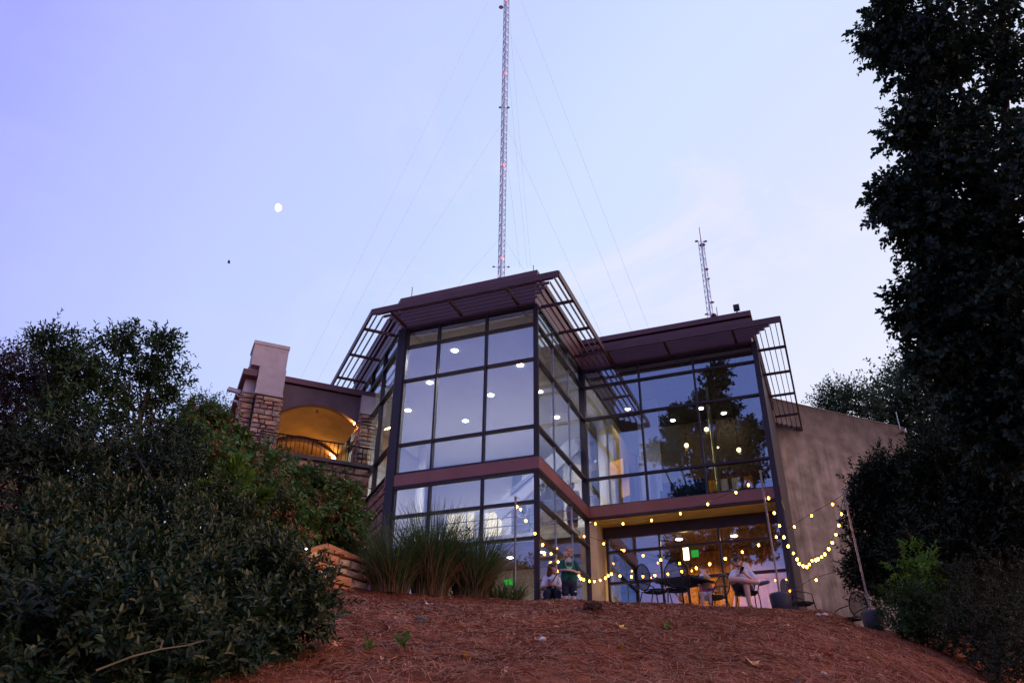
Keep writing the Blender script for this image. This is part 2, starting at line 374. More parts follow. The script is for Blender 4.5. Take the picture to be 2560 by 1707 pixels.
mz = MB().prism([(.02, 4.56), (5.5, 4.56), (5.5, 12.2), (-8.6, 12.2), (-8.6, 6.2), (.02, 6.2)], 3.96, 4.24).build('mezzanine_floor', floor_m, bld)
MB().prism([(.27, 5.52), (5.5, 5.52), (5.5, 12.2), (-8.5, 12.2), (-8.5, 6.3), (.27, 6.3)], 3.78, 3.955).build('lower_ceiling', M('brown_ceiling', (.20, .12, .06), .7), mz)
for u in (-7.6, -.3): MB().lathe([(.17, .05), (.17, 8.79)], 14, (u, 7.9, 0)).build('inner_column', white_w, bld, True)
rail = MB()
for z in (4.55, 4.85, 5.25): rail.tube([(-8.5, 6.25, z), (-.1, 6.25, z)], .02, 5)
for k in range(8): rail.tube([(-8.3 + k * 1.16, 6.25, 4.24), (-8.3 + k * 1.16, 6.25, 5.25)], .02, 5)
rail.build('mezzanine_rail', M('rail_paint', (.1, .12, .18), .5), bld)
# stair with a white stringer climbing behind the front glass
st_ = MB().beam((-2.9, 4.3, 4.35), (-.2, 4.3, 6.35), .12, .55).build('stair', white_w, bld); MB().beam((-2.4, 4.225, 4.95), (-1.4, 4.225, 5.69), .03, .12).build('handrail_slot', M('sign_grey', (.3, .3, .3), .5), st_)
MB().prism([(-.3, 4.35), (-.1, 4.35), (-.1, 6.2), (-.3, 6.2)], 6.1, 6.25).build('landing', white_w, st_)
# partition walls upstairs
for (x0, x1, y0, y1, z0, z1, mm) in ((1.25, 1.95, 6.9, 7.05, 4.25, 8.78, white_w), (-2.4, -.5, 9.8, 9.95, 4.25, 8.78, white_w), (-.9, -.75, 7.6, 9.8, 4.25, 8.78, white_w),
        (2.3, 5.5, 9.4, 9.5, 4.25, 8.7, M('gallery_wall', (.15, .11, .075), .8)), (.2, .35, 6.9, 9.6, 4.25, 8.0, cream_m), (-8.5, -4.8, 10.4, 10.5, 4.25, 8.78, white_w), (2.0, 5.4, 8.7, 8.8, .06, 3.77, wood_m), (.3, 2.0, 9.6, 9.7, .06, 3.77, wood_m), (-8.5, -.2, 9.0, 9.1, .06, 3.77, white_w)):
    MB().bb(x0, x1, y0, y1, z0, z1).build('partition', mm, bld)
# glowing panels on the rear partitions, standing in for lit wall
warm_lit = EM('panel_glow', (1, .82, .48), 1.1)
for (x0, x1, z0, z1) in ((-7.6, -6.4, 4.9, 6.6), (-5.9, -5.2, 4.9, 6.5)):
    MB().bb(x0, x1, 10.36, 10.395, z0, z1).build('glow_panel', warm_lit, bld)
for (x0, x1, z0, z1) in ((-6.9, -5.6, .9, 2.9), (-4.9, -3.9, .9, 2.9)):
    MB().bb(x0, x1, 8.95, 8.99, z0, z1).build('glow_panel', warm_lit, bld)
# orange display panels and a case upstairs behind the right glazing
orange = M('orange_board', (.75, .33, .02), .6, 0, .15, 1.5)
for (u, v, z, w, h) in ((.62, 6.2, 6.05, .62, .62), (.86, 6.25, 5.42, .36, .62)):
    MB().box((u, v, z), (w, .06, h), Matrix.Rotation(-.5, 4, 'Z')).build('display_board', orange, bld)
MB().bb(.98, 1.22, 6.3, 6.6, 4.25, 6.6).build('display_plinth', M('brown_board', (.16, .07, .04), .6, 0, .3, 3), bld)
# ceiling lights (each lamp carries its own light)
disc_m = EM('downlight_lens', (1, .86, .68), 26)
def downlight(u, v, z, watts, r=.11, col=(1, .90, .84), spread=150):
    o = MB().lathe([(0, -.012), (r, -.012), (r, .0), (r + .025, .0), (r + .025, .012)], 18).build('ceiling_light', disc_m, bld, False, (u, v, z - .014))
    l = bpy.data.lights.new('downlight', 'AREA'); l.shape = 'DISK'; l.size = r * 2; l.energy = watts; l.color = col; l.spread = radians(spread)
    lo = bpy.data.objects.new('downlight', l); COL.objects.link(lo); lo.parent = o; lo.location = (0, 0, -.02); return o
for u, v in ((-3.22, 1.4), (-4.96, 3.15), (-1.63, 3.03), (-3.39, 4.77), (-6.71, 4.9), (-5.13, 6.49), (-1.83, 7.34), (-1.7, 5.1)): downlight(u, v, 8.80, 130, .08)
for u, v, w_ in ((.84, 7.37, 12), (1.74, 7.5, 4), (3.3, 8.2, 1.2), (2.15, 8.9, 1.2), (4.0, 8.9, 3)): downlight(u, v, 8.72, w_, .065, (1, .72, .42))
for u, v in ((-6.4, 7.3), (-3.6, 7.3), (2.3, 7.0), (4.0, 7.2)): downlight(u, v, 3.78, 95 if u > 0 else 9, .08, (1, .62, .26))

# ================================================================== CONCRETE WALL of the rear wing
def concrete():
    m = M('stained_concrete', (.29, .235, .19), .85, 0, .32, 2.0, .5, 14, .2, col2=(.385, .32, .26))
    t = m.node_tree; b = t.nodes['Principled BSDF']; src = b.inputs['Base Color'].links[0].from_socket
    c = t.nodes.new('ShaderNodeTexCoord'); mp = t.nodes.new('ShaderNodeMapping'); mp.inputs['Scale'].default_value = (1.7, 1.7, .16)
    t.links.new(c.outputs['Object'], mp.inputs[0])
    n = t.nodes.new('ShaderNodeTexNoise'); n.inputs['Scale'].default_value = 1.6; n.inputs['Detail'].default_value = 7; n.inputs['Roughness'].default_value = .65
    t.links.new(mp.outputs[0], n.inputs['Vector'])
    r = t.nodes.new('ShaderNodeValToRGB'); r.color_ramp.elements[0].position = .38; r.color_ramp.elements[0].color = (.36, .30, .28, 1); r.color_ramp.elements[1].position = .62; r.color_ramp.elements[1].color = (1, 1, 1, 1)
    t.links.new(n.outputs['Fac'], r.inputs[0])
    # algae and soot below the coping, running down in tongues
    sp = t.nodes.new('ShaderNodeSeparateXYZ'); t.links.new(c.outputs['Object'], sp.inputs[0])
    ad = t.nodes.new('ShaderNodeMath'); ad.operation = 'MULTIPLY_ADD'; t.links.new(n.outputs['Fac'], ad.inputs[0]); ad.inputs[1].default_value = 6.0; t.links.new(sp.outputs['Z'], ad.inputs[2])
    mr2 = t.nodes.new('ShaderNodeMapRange'); mr2.inputs[1].default_value = 11.0; mr2.inputs[2].default_value = 13.2; mr2.inputs[3].default_value = 1; mr2.inputs[4].default_value = .38
    t.links.new(ad.outputs[0], mr2.inputs[0])
    m1 = t.nodes.new('ShaderNodeMix'); m1.data_type = 'RGBA'; m1.blend_type = 'MULTIPLY'; m1.inputs[0].default_value = .65
    t.links.new(src, m1.inputs[6]); t.links.new(r.outputs[0], m1.inputs[7])
    m2 = t.nodes.new('ShaderNodeVectorMath'); m2.operation = 'SCALE'; t.links.new(m1.outputs[2], m2.inputs[0]); t.links.new(mr2.outputs[0], m2.inputs['Scale'])
    t.links.new(m2.outputs[0], b.inputs['Base Color']); return m
conc_m = concrete()
wall = thing('concrete_wall', 'tall blank stained concrete wall running back to the right of the glass building', 'wall', bw(5.2, 11.1), ROTB + radians(45))
cw = MB().bb(-.35, 7.45, 0, .4, -2.5, 10.2); cw.build('wall_face', conc_m, wall)
MB().bb(7.05, 7.45, .402, 6, -2.5, 10.19).build('return_wall', conc_m, wall)
MB().bb(-.36, 7.47, -.02, .45, 10.202, 10.24).build('coping', M('dark_coping', (.11, .08, .08), .7), wall)
cond = MB(); cond.tube([(7.2, -.03, 10.1), (7.2, -.03, 10.9)], .02, 5); cond.ball((7.35, -.1, 10.0), .09, 8, 6); cond.build('roof_conduit', M('pale_metal', (.4, .4, .42), .5), wall)

# ================================================================== STONE PORCH on the left
PQ = Vector((-4.446, 24.05, 0)); PROT = pi / 2 - (AZ - pi / 4)        # x along the front to the right, y back into the hill
porch = thing('stone_porch', 'stone and plaster porch with lit arched vault beside the glass building', 'porch', PQ, PROT)
stone_cols = [(.40, .25, .165), (.46, .27, .16), (.33, .23, .19), (.41, .31, .24), (.29, .19, .15), (.50, .33, .20)]
stone_ms = [M('field_stone_%s' % 'abcdef'[i], c, .9, 0, .3, 9, .7, 25, .2) for i, c in enumerate(stone_cols)]
mortar = M('mortar', (.19, .15, .13), .95, 0, .2, 10, .4, 60)
precast = M('precast_stone', (.50, .43, .41), .85, 0, .1, 3, .15, 60)
plaster_p = M('purple_plaster', (.135, .085, .085), .8, 0, .15, 3)
vault_m = M('vault_plaster', (.52, .33, .12), .85, 0, .12, 2.5, .2, 80)
def stone_piece(w, h, d, r):
    """one rough stone: a chamfered, uneven block"""
    b = MB(); k = .012 + r.random() * .012
    j = lambda a: (r.random() - .5) * a
    f = d / 2; pts = []
    for y, e in ((f, 0), (f - .015, 0)): pass
    for (x, z) in ((-w / 2, -h / 2), (w / 2, -h / 2), (w / 2, h / 2), (-w / 2, h / 2)): pts.append((x, f, z))
    for (x, z) in ((-w / 2 + k, -h / 2 + k), (w / 2 - k, -h / 2 + k), (w / 2 - k, h / 2 - k), (-w / 2 + k, h / 2 - k)): pts.append((x + j(.02), -f + j(.035), z + j(.02)))
    pts.append((j(w * .3), -f - r.random() * .03, j(h * .3)))
    b.add(pts, [(0, 3, 2, 1), (0, 1, 5, 4), (1, 2, 6, 5), (2, 3, 7, 6), (3, 0, 4, 7), (4, 5, 8), (5, 6, 8), (6, 7, 8), (7, 4, 8)])
    return b
_sr = random.Random(11)
STONES = [[stone_piece(w, h, .10, _sr).mesh('stone') for _ in range(3)] for (w, h) in ((.22, .13), (.34, .13), (.34, .19), (.5, .19), (.5, .26), (.7, .26))]
SDIM = [(.22, .13), (.34, .13), (.34, .19), (.5, .19), (.5, .26), (.7, .26)]
def stone_face(parent, w, h, mtx, seed, scale=1., proud=.02, mats=stone_ms, top=None):
    """coursed rubble on one face: w by h in the plane x-z of mtx, outward -y"""
    r = random.Random(seed); z = 0
    while z < h - .05:
        ch = min(r.choice((.13, .15, .19, .22, .26)) * scale, h - z); x = 0.
        while x < w - .02:
            cw_ = r.choice((.22, .3, .36, .45, .6)) * scale
            if w - x - cw_ < .14 * scale: cw_ = w - x
            if top is None or z + ch * .6 < top(x + cw_ / 2):
                i = r.randrange(len(SDIM)); me = STONES[i][r.randrange(3)]
                o = bpy.data.objects.new('stone', me); COL.objects.link(o); o.parent = parent
                if not me.materials: me.materials.append(stone_ms[0])
                sx = (cw_ - .018 * scale) / SDIM[i][0]; sz = (ch - .018 * scale) / SDIM[i][1]
                o.matrix_local = mtx @ Matrix.Translation((x + cw_ / 2, .03 - proud - r.random() * .025, z + ch / 2)) @ Matrix.Diagonal((sx, 1, sz, 1)) @ Matrix.Rotation((pi if r.random() < .5 else 0), 4, 'Y')
                o.material_slots[0].link = 'OBJECT'; o.material_slots[0].material = r.choice(mats)
            x += cw_
        z += ch
def FM(x, y, z, rz=0): return Matrix.Translation((x, y, z)) @ Matrix.Rotation(rz, 4, 'Z')
stone_face(lower_wall, 1.8, 4.1, FM(Lf[0] - 1.8 * S2, Lf[1] + 1.8 * S2 - .02, .05, -pi / 4), 77, 1.3, .03, [M('weathered_stone_%s' % 'abcd'[i], c, .9, 0, .35, 8, .7, 25, .2) for i, c in enumerate([(.26, .15, .11), (.33, .18, .12), (.22, .14, .12), (.36, .21, .14)])])
# near pier: stone below, precast above, stepped
pier = MB().bb(-3.66, -2.97, .05, .9, 3.6, 7.26).build('pier', mortar, porch)
stone_face(pier, .75, 3.66, FM(-3.70, .0, 3.6), 1, .75)
stone_face(pier, .85, 3.66, FM(-2.93, .02, 3.6, pi / 2), 2, .75)
MB().bb(-4.02, -3.70, .38, 1.06, 3.6, 7.42).build('pier_core', mortar, pier)
stone_face(pier, .34, 3.8, FM(-4.06, .34, 3.6), 3, .8); stone_face(pier, .75, 3.8, FM(-4.06, 1.12, 3.6, -pi / 2), 4, .75)
for (x0, x1, y0, y1, z0, z1) in ((-3.76, -2.90, -.06, .95, 7.27, 7.36), (-3.74, -2.92, -.03, .92, 7.362, 8.22), (-3.70, -2.96, .0, .9, 8.222, 8.28), (-4.0, -2.93, .10, 1.0, 8.282, 9.02), (-4.06, -3.752, .34, 1.1, 7.42, 8.278), (-4.03, -2.91, .08, 1.02, 9.022, 9.14)):
    MB().bb(x0, x1, y0, y1, z0, z1).build('precast_block', precast, pier)
# far column beside the glass
pier2 = MB().bb(-.36, -.03, .05, .5, 3.6, 7.22).build('column', mortar, porch)
stone_face(pier2, .40, 3.62, FM(-.40, .0, 3.6), 5, .75); stone_face(pier2, .5, 3.62, FM(-.40, .52, 3.6, -pi / 2), 6, .75)
MB().bb(-.44, .0, -.05, .6, 7.23, 7.86).build('precast_block', precast, pier2)
# arches: front wall with an arched opening, vault behind, second arch
def arch_pts(x0, x1, zs, za, n=14): return [(x0 + (x1 - x0) * i / n, zs + (za - zs) * (1 - (2 * i / n - 1) ** 2)) for i in range(n + 1)]
def arch_wall(x0, x1, zs, za, ztop, y0, y1, mat, name):
    A = arch_pts(x0, x1, zs, za); b = MB()
    for (xa, z_a), (xb, z_b) in zip(A[:-1], A[1:]):
        b.add([(xa, y0, z_a), (xb, y0, z_b), (xb, y0, ztop), (xa, y0, ztop), (xa, y1, z_a), (xb, y1, z_b), (xb, y1, ztop), (xa, y1, ztop)],
              [(0, 1, 2, 3), (7, 6, 5, 4), (0, 4, 5, 1), (3, 2, 6, 7), (0, 3, 7, 4), (1, 5, 6, 2)])
    return b.build(name, mat, porch)
arch_wall(-2.93, -.40, 6.85, 7.33, 7.84, .12, .34, plaster_p, 'front_arch')
arch_wall(-2.93, -.40, 6.85, 7.33, 7.60, 3.2, 3.45, plaster_p, 'rear_arch')
arch_wall(-2.93, -.40, 6.95, 7.45, 7.55, .345, 3.195, vault_m, 'vault')
arch_wall(-2.93, -.40, 6.95, 7.45, 7.55, 3.455, 6.4, vault_m, 'vault')
MB().bb(-4.2, .0, .04, 7.0, 7.88, 8.07).build('eaves_beam', fascia, porch)
MB().bb(-3.1, -.1, 6.4, 6.6, 4.0, 7.8).build('rear_wall', vault_m, porch)
for x in (-3.05, -.25): MB().bb(x - .17, x + .17, 3.05, 3.6, 4.0, 7.3).build('inner_pier', vault_m, porch)
MB().bb(-3.2, -2.95, .95, 6.5, 4.0, 7.6).build('side_wall', vault_m, porch)
MB().bb(-4.1, .0, .0, 6.6, 3.7, 4.9).build('porch_floor', M('porch_paving', (.33, .27, .22), .8), porch)
# parapet wall of stone under the porch
para = MB().bb(-4.2, -.02, -.35, .0, -1.0, 5.27).build('retaining_wall', mortar, porch)
dark_ms = [M('weathered_stone_%s' % 'abcd'[i], c, .9, 0, .35, 8, .7, 25, .2) for i, c in enumerate([(.26, .15, .11), (.33, .18, .12), (.22, .14, .12), (.36, .21, .14)])]
stone_face(para, 4.2, 5.2, FM(-4.2, -.38, .05), 8, 1.5, .02, dark_ms); 
MB().bb(-4.25, .03, -.48, .1, 5.275, 5.38).build('coping', M('dark_stone_coping', (.10, .075, .07), .9), para)
rl = MB(); rl.tube([(-3.4, -.2, 6.02), (-.02, -.2, 6.02)], .022, 6); rl.tube([(-3.4, -.2, 5.47), (-.02, -.2, 5.47)], .015, 6)
rg = rl.build('railing', black_metal, porch)
for k in range(27): MB().tube([(-3.38 + k * .13, -.2, 5.38), (-3.38 + k * .13, -.2, 6.02)], .010 if k % 6 else .02, 5).build('baluster', black_metal, rg)
# wall lamps with their light
lamp_glow = EM('wall_lamp_glass', (1, .72, .35), 45)
def wall_lamp(x, y, z, watts):
    o = MB().box((0, 0, 0), (.10, .12, .16)).build('wall_lamp', lamp_glow, porch, False, (x, y, z))
    MB().box((0.02, 0, .10), (.16, .16, .03)).build('lamp_cap', black_metal, o)
    l = bpy.data.lights.new('wall_lamp', 'POINT'); l.energy = watts; l.color = (1, .46, .10); l.shadow_soft_size = .06
    lo = bpy.data.objects.new('wall_lamp_light', l); COL.objects.link(lo); lo.parent = o; lo.location = (-.12, 0, -.0)
wall_lamp(-.50, .22, 7.02, 55); wall_lamp(-.50, 3.3, 6.95, 45)
MB().ball((0, 0, 0), (.05, .05, .06), 8, 6).build('vault_fixture', M('pale_metal', (.4, .4, .42), .5), porch, True, (-1.7, .6, 7.30))
# security cameras on the pier
def security_camera(loc, rz, s, label):
    t = thing('security_camera', label, 'camera', loc, rz)
    MB().box((-.22 * s, 0, .04), (.34 * s, .11 * s, .10 * s), Matrix.Rotation(.12, 4, 'Y')).build('housing', M('camera_white', (.55, .53, .52), .4), t)
    MB().box((-.40 * s, 0, .02), (.02, .09 * s, .08 * s), Matrix.Rotation(.12, 4, 'Y')).build('lens_face', M('dark_lens', (.02, .02, .03), .2), t)
    a = MB(); a.tube([(0, 0, -.1 * s), (-.1 * s, 0, -.1 * s), (-.18 * s, 0, 0)], .02, 6); a.build('arm', M('camera_white', (.55, .53, .52), .4), t)
security_camera(PQ + Matrix.Rotation(PROT, 4, 'Z').to_3x3() @ Vector((-4.06, .7, 7.52)), PROT, 1.15, 'white bullet security camera, upper of two on the stone pier')
security_camera(PQ + Matrix.Rotation(PROT, 4, 'Z').to_3x3() @ Vector((-4.06, .6, 7.12)), PROT, .6, 'small lower security camera under the larger one on the pier')

# ================================================================== LOW STONE WALL on the slope
p0, p1 = at(742, 1400, 15.6), at(925, 1425, 16.9)
dv = Vector((p1.x - p0.x, p1.y - p0.y, 0)); Lw = dv.length
lw = thing('low_stone_wall', 'low tan field stone wall with sloping top behind the ornamental grass', 'wall', (p0.x, p0.y, 0), math.atan2(dv.y, dv.x))
zt0, zt1, zt2 = at(760, 1388, 15.7).z, at(815, 1366, 16.1).z, at(925, 1412, 16.9).z
tan_ms = [M('tan_stone_%s' % 'abcd'[i], c, .9, 0, .3, 6, .8, 18, .2) for i, c in enumerate([(.40, .23, .11), (.46, .20, .09), (.33, .22, .15), (.50, .33, .19)])]
zb = min(gz(p0.x, p0.y), gz(p1.x, p1.y)) - .3
def wtop(x): f = x / Lw; return (zt0 + (zt1 - zt0) * f / .35 if f < .35 else zt1 + (zt2 - zt1) * (f - .35) / .65)
core = MB().sweep([(0, .05, zb), (Lw, .05, zb), (Lw, .05, wtop(Lw) - .06), (Lw * .35, .05, zt1 - .06), (0, .05, zt0 - .06)], (0, .4, 0)).build('wall_core', M('tan_mortar', (.33, .2, .1), .95, 0, .2, 8), lw)
stone_face(lw, Lw, zt1 - zb, FM(0, .02, zb), 21, 1.05, .035, tan_ms, top=lambda x: wtop(x) - zb)
for a, b in ((0, .35), (.35, .68), (.68, 1.0)):
    MB().beam((Lw * a + .01, .2, wtop(Lw * a)), (Lw * b - .01, .2, wtop(Lw * b)), .52, .08).build('cap_stone', tan_ms[1], lw)

# ================================================================== RADIO MASTS
mast_m = M('hazed_mast_steel', (.40, .42, .58), .6, .2, .1, .05)  # pale blue haze is mixed into the steel colour
red_m = EM('red_beacon', (1, .12, .10), 3)
wire_m = M('guy_wire', (.5, .5, .62), .6)
def mast(label, x, y, zbase, ztop, w, seg, guys=None, beacons=(), dishes=(), spike=0):
    t = thing('radio_mast', label, 'mast', (x, y, zbase)); H = ztop - zbase
    L3 = [Vector((w / 2 * cos(a), w / 2 * sin(a), 0)) for a in (radians(20), radians(140), radians(260))]
    for p in L3: MB().tube([p, p + Vector((0, 0, H))], w * .05, 5).build('leg', mast_m, t)
    br = MB(); n = int(H / seg)
    for k in range(n):
        z = k * seg
        for i in range(3):
            a, b = L3[i], L3[(i + 1) % 3]
            br.tube([a + Vector((0, 0, z)), b + Vector((0, 0, z))], w * .03, 4, False)
            br.tube([(a if k % 2 else b) + Vector((0, 0, z)), (b if k % 2 else a) + Vector((0, 0, z + seg))], w * .03, 4, False)
    br.tube([(0, 0, 0), (0, 0, H)], w * .10, 6)
    tag(br.build('bracing', mast_m, t), kind='stuff')
    for z in beacons: MB().ball((0, 0, 0), w * .15, 8, 6).build('beacon', red_m, t, True, (w * .1, -w * .45, z - zbase))
    for (z, dx, s) in dishes:
        b = MB(); b.tube([(0, 0, 0), (dx, 0, 0)], .08, 4); b.lathe([(0.05, 0), (s, .25 * s), (s, .3 * s)], 10, (dx, 0, 0)); b.build('antenna', mast_m, t, False, (0, 0, z - zbase))
    for (z, dx) in ((ztop - H * .98, 1),): pass
    if spike: MB().tube([(0, 0, H), (0, 0, H + spike)], .16, 5).build('spike', M('red_paint', (.55, .12, .16), .6), t)
    for g in (guys or []):
        z, ax, ay, az = g
        MB().tube([(0, 0, z - zbase), (ax - x, ay - y, az - zbase)], .028, 4).build('guy_wire', wire_m, t)
    return t
m1 = at(1254, 600, 235)
zz = lambda px, py, d: at(px, py, d).z
D1 = 235
guys = []
for (py, ax_px, ay_px, da) in ((-90, 745, 960, 190), (60, 790, 960, 195), (300, 960, 760, 215), (590, 1140, 720, 225)):
    q = at(ax_px, ay_px, da); z = zz(1258, py, D1); d = Vector((m1.x, m1.y, z)); e = d + (q - d) * 1.35; guys.append((z, e.x, e.y, e.z))
for (py, ax_px, ay_px, da) in ((-90, 1625, 830, 190), (60, 1580, 830, 195), (300, 1500, 830, 215), (590, 1340, 720, 225)):
    q = at(ax_px, ay_px, da); z = zz(1258, py, D1); d = Vector((m1.x, m1.y, z)); e = d + (q - d) * 1.35; guys.append((z, e.x, e.y, e.z))
for (py, ax_px, ay_px, da) in ((-40, 1327, 668, 300), (100, 1318, 668, 300), (330, 1300, 668, 290)):
    q = at(ax_px, ay_px, da); z = zz(1258, py, D1); guys.append((z, q.x, q.y, q.z))
mast('tall slender lattice radio mast rising behind the roof out of the picture', m1.x, m1.y, -20, zz(1264, -120, D1), 2.6, 2.3, guys,
     [zz(1257, y_, D1) for y_ in (6, 190, 417, 650)], [(zz(1262, 20, D1), -2.2, 1.0), (zz(1258, 270, D1), 1.6, .6), (zz(1258, 270, D1), -1.6, .6), (zz(1250, 668, D1), 2.6, .5), (zz(1250, 668, D1), -2.6, .5)])
m2 = at(1765, 700, 260)
mast('smaller distant lattice mast with red tip behind the right roof', m2.x, m2.y, -20, zz(1755, 600, 260), 2.3, 2.4, None, (), [(zz(1756, 604, 260), 1.7, .7), (zz(1756, 604, 260), -1.7, .7), (zz(1757, 614, 260), .3, 1.2), (zz(1766, 674, 260), .6, .9), (zz(1770, 697, 260), 1.0, .6), (zz(1780, 756, 260), 1.2, .8), (zz(1782, 786, 260), -1.4, .7)], spike=6.0)

# ================================================================== MOON and BIRD
mo = at(694, 519, 3000); mr_ = 9.8 * pxm(694, 519, 3000)
b = MB(); b.ball((0, 0, 0), mr_, 40, 28)
b.v = [((x if x > 0 else x * .55), y, z) for x, y, z in b.v]
moon = b.build('moon', EM('moonlight', (1, .99, .95), 2.2), None, True, mo); moon.rotation_euler = (0, radians(6), 0)
tag(moon, 'small white gibbous moon in the clear sky on the left', 'moon')
bd = at(572, 658, 55); bs = .13
t = thing('bird', 'tiny dark bird in flight in the sky below the moon', 'bird', bd, .4)
MB().ball((0, 0, 0), (bs * .7, bs * .2, bs * .2), 8, 6).build('body', black_metal, t, True)
for s_ in (-1, 1): MB().add([(-.1, 0, .02), (.1, 0, .02), (.02, s_ * bs * 1.4, .16), (-.08, s_ * bs * 1.3, .16)], [(0, 1, 2, 3)]).build('wing', black_metal, t)

# ================================================================== ROOF FLOODLIGHTS
for (u, v, s_, lab) in ((5.25, 4.6, .62, 'larger square roof floodlight at the right end of the parapet'), (4.5, 4.7, .45, 'smaller round roof floodlight left of the larger one')):
    t = thing('roof_floodlight', lab, 'floodlight', bw(u, v, 10.14), ROTB, 'floodlights on the roof')
    MB().tube([(0, 0, 0), (0, 0, .3 * s_)], .025, 6).build('stem', bronze, t)
    (MB().box((0, 0, .44 * s_), (.3 * s_, .16, .28 * s_)) if s_ > .5 else MB().ball((0, 0, .17), .10, 10, 7)).build('lamp_head', bronze, t)
# slim round column in front of the right glazing (inside, brass sheen)
# ================================================================== STRING LIGHTS, POLES, PLANTERS
pole_m = M('pole_steel', (.20, .17, .16), .5, .5, .2, 6)
pot_m = M('charcoal_pot', (.05, .05, .062), .6, 0, .2, 5, .2, 40)
def planter(loc, h, r, label):
    t = thing('planter', label, 'planter', loc, 0, 'charcoal planters holding the light poles')
    MB().lathe([(0, 0), (r * .82, 0), (r * .95, h * .6), (r, h - .05), (r, h), (r - .035, h), (r - .05, h - .08), (0, h - .08)], 28).build('pot', pot_m, t, True)
    MB().lathe([(0, h - .06), (r - .05, h - .075)], 20).build('soil', M('dark_soil', (.03, .022, .018), .95), t)
def pole(a, b, label):
    a = Vector(a); b = Vector(b); t = thing('light_pole', label, 'pole', a, 0, 'poles carrying the string lights')
    MB().tube([(0, 0, 0), b - a], .024, 8).build('shaft', pole_m, t)
    MB().tube([b - a + Vector((0, 0, -.02)), b - a + Vector((.0, 0, .05))], .03, 8).build('cap', pole_m, t)
    MB().tube([b - a, b - a + Vector((.06, 0, .03)), b - a + Vector((.09, 0, -.01))], .008, 5).build('hook', pole_m, t)
P1t = at(1289, 1246, 17.7); P1b = at(1287, 1487, 17.7); P1b = Vector((P1b.x, P1b.y, gz(P1b.x, P1b.y) - .1))
P2t = at(1901, 1180, 19.0); P2b = at(1951, 1492, 19.05)
P3t = at(2110, 1234, 19.2); P3b = at(2176, 1520, 19.3)
pole(P1b, P1t, 'dark light pole standing in pine straw right of the ornamental grass')
pole((P2b.x, P2b.y, .02), P2t, 'light pole standing in the planter beside the seated man')
z3 = -.40
pole((P3b.x, P3b.y, z3), P3t, 'rightmost leaning light pole in front of the concrete wall')
planter((P2b.x, P2b.y, 0), .44, .235, 'charcoal planter right of the seated man, nearest the glass')
planter((P3b.x, P3b.y, z3 - .02), .43, .22, 'charcoal planter at far right in front of dark shrubs')
bulb_m = EM('bulb_glow', (1, .40, .035), 34)
sock_m = M('black_socket', (.02, .02, .02), .6)
cord_m = M('black_cord', (.015, .015, .015), .6)
bulb_me = MB().ball((0, 0, -.04), (.0245, .0245, .033), 12, 9).mesh('bulb', True); sock_me = MB().lathe([(.013, -.012), (.015, .02), (.006, .035)], 8).mesh('socket')
bulb_me.materials.append(bulb_m); sock_me.materials.append(sock_m)
def string(label, ends, bulbs):
    """a cord from ends[0] through the bulbs to ends[1]; each bulb hangs from its socket"""
    pts = [Vector(ends[0])] + [Vector(p) + Vector((0, 0, .05)) for p in bulbs] + [Vector(ends[1])]; o = pts[0]; dense = []
    for i in range(len(pts) - 1):
        q0, q1, q2, q3 = pts[max(i - 1, 0)], pts[i], pts[i + 1], pts[min(i + 2, len(pts) - 1)]
        for k in range(5):
            t = k / 5; dense.append(.5 * ((2 * q1) + (q2 - q0) * t + (2 * q0 - 5 * q1 + 4 * q2 - q3) * t * t + (3 * q1 - q0 - 3 * q2 + q3) * t ** 3))
    dense.append(pts[-1])
    t = thing('string_light', label, 'string light', o, 0, 'strings of warm bulbs over the terrace')
    MB().tube([p - o for p in dense], .006, 4).build('cord', cord_m, t)
    for p in pts[1:-1]:
        b = put('bulb', bulb_me, None, t, p - o - Vector((0, 0, .02))); b.rotation_euler = (random.uniform(-.25, .25), random.uniform(-.25, .25), 0); k = random.uniform(.88, 1.12); b.scale = (k, k, k)
        put('socket', sock_me, None, b, (0, 0, 0))
Zs = lambda o, s: (lambda a, b, d: at(o[0] + a * s, o[1] + b * s, d))
q7, q4, q5, q3 = Zs((1860, 940), .4892), Zs((1300, 1200), .2168), Zs((1560, 1300), .1871), Zs((900, 1080), .2933)
lerp = lambda a, b, f: a + (b - a) * f
l1 = [(1292, 1265), (1301, 1272), (1314, 1300), (1337, 1332), (1357, 1360), (1377, 1383), (1395, 1403), (1420, 1424), (1447, 1438), (1453, 1444), (1460, 1447), (1474, 1451), (1486, 1452)]
string('bulb string sagging from the pole by the grass to the cream pier', (P1t, at(1492, 1447, 23.4)), [at(x_, y_, lerp(17.7, 23.3, min(1, (x_ - 1289) / 190) ** .8)) for x_, y_ in l1])
l2 = [(1500, 1449), (1513, 1443), (1521, 1438), (1529, 1433), (1549, 1438), (1578, 1440), (1607, 1439), (1637, 1437), (1670, 1433), (1704, 1427), (1740, 1418), (1775, 1408), (1813, 1395), (1855, 1379), (1896, 1361), (1940, 1341), (1985, 1316), (2030, 1288), (2081, 1259)]
string('bulb string rising from the cream pier across the seating to the rightmost pole', (at(1493, 1447, 23.4), P3t), [at(x_, y_, lerp(23.2, 19.3, ((x_ - 1490) / 600) ** .6)) for x_, y_ in l2])
l3 = [(1871, 1211), (1839, 1230), (1769, 1259), (1700, 1283), (1629, 1299), (1558, 1308), (1488, 1308)]
string('bulb string stretched along the soffit from the pole top to the near corner', (P2t, at(1466, 1302, 24.2)), [at(x_, y_, lerp(24.0, 19.0, ((x_ - 1466) / 435) ** .8)) for x_, y_ in l3])
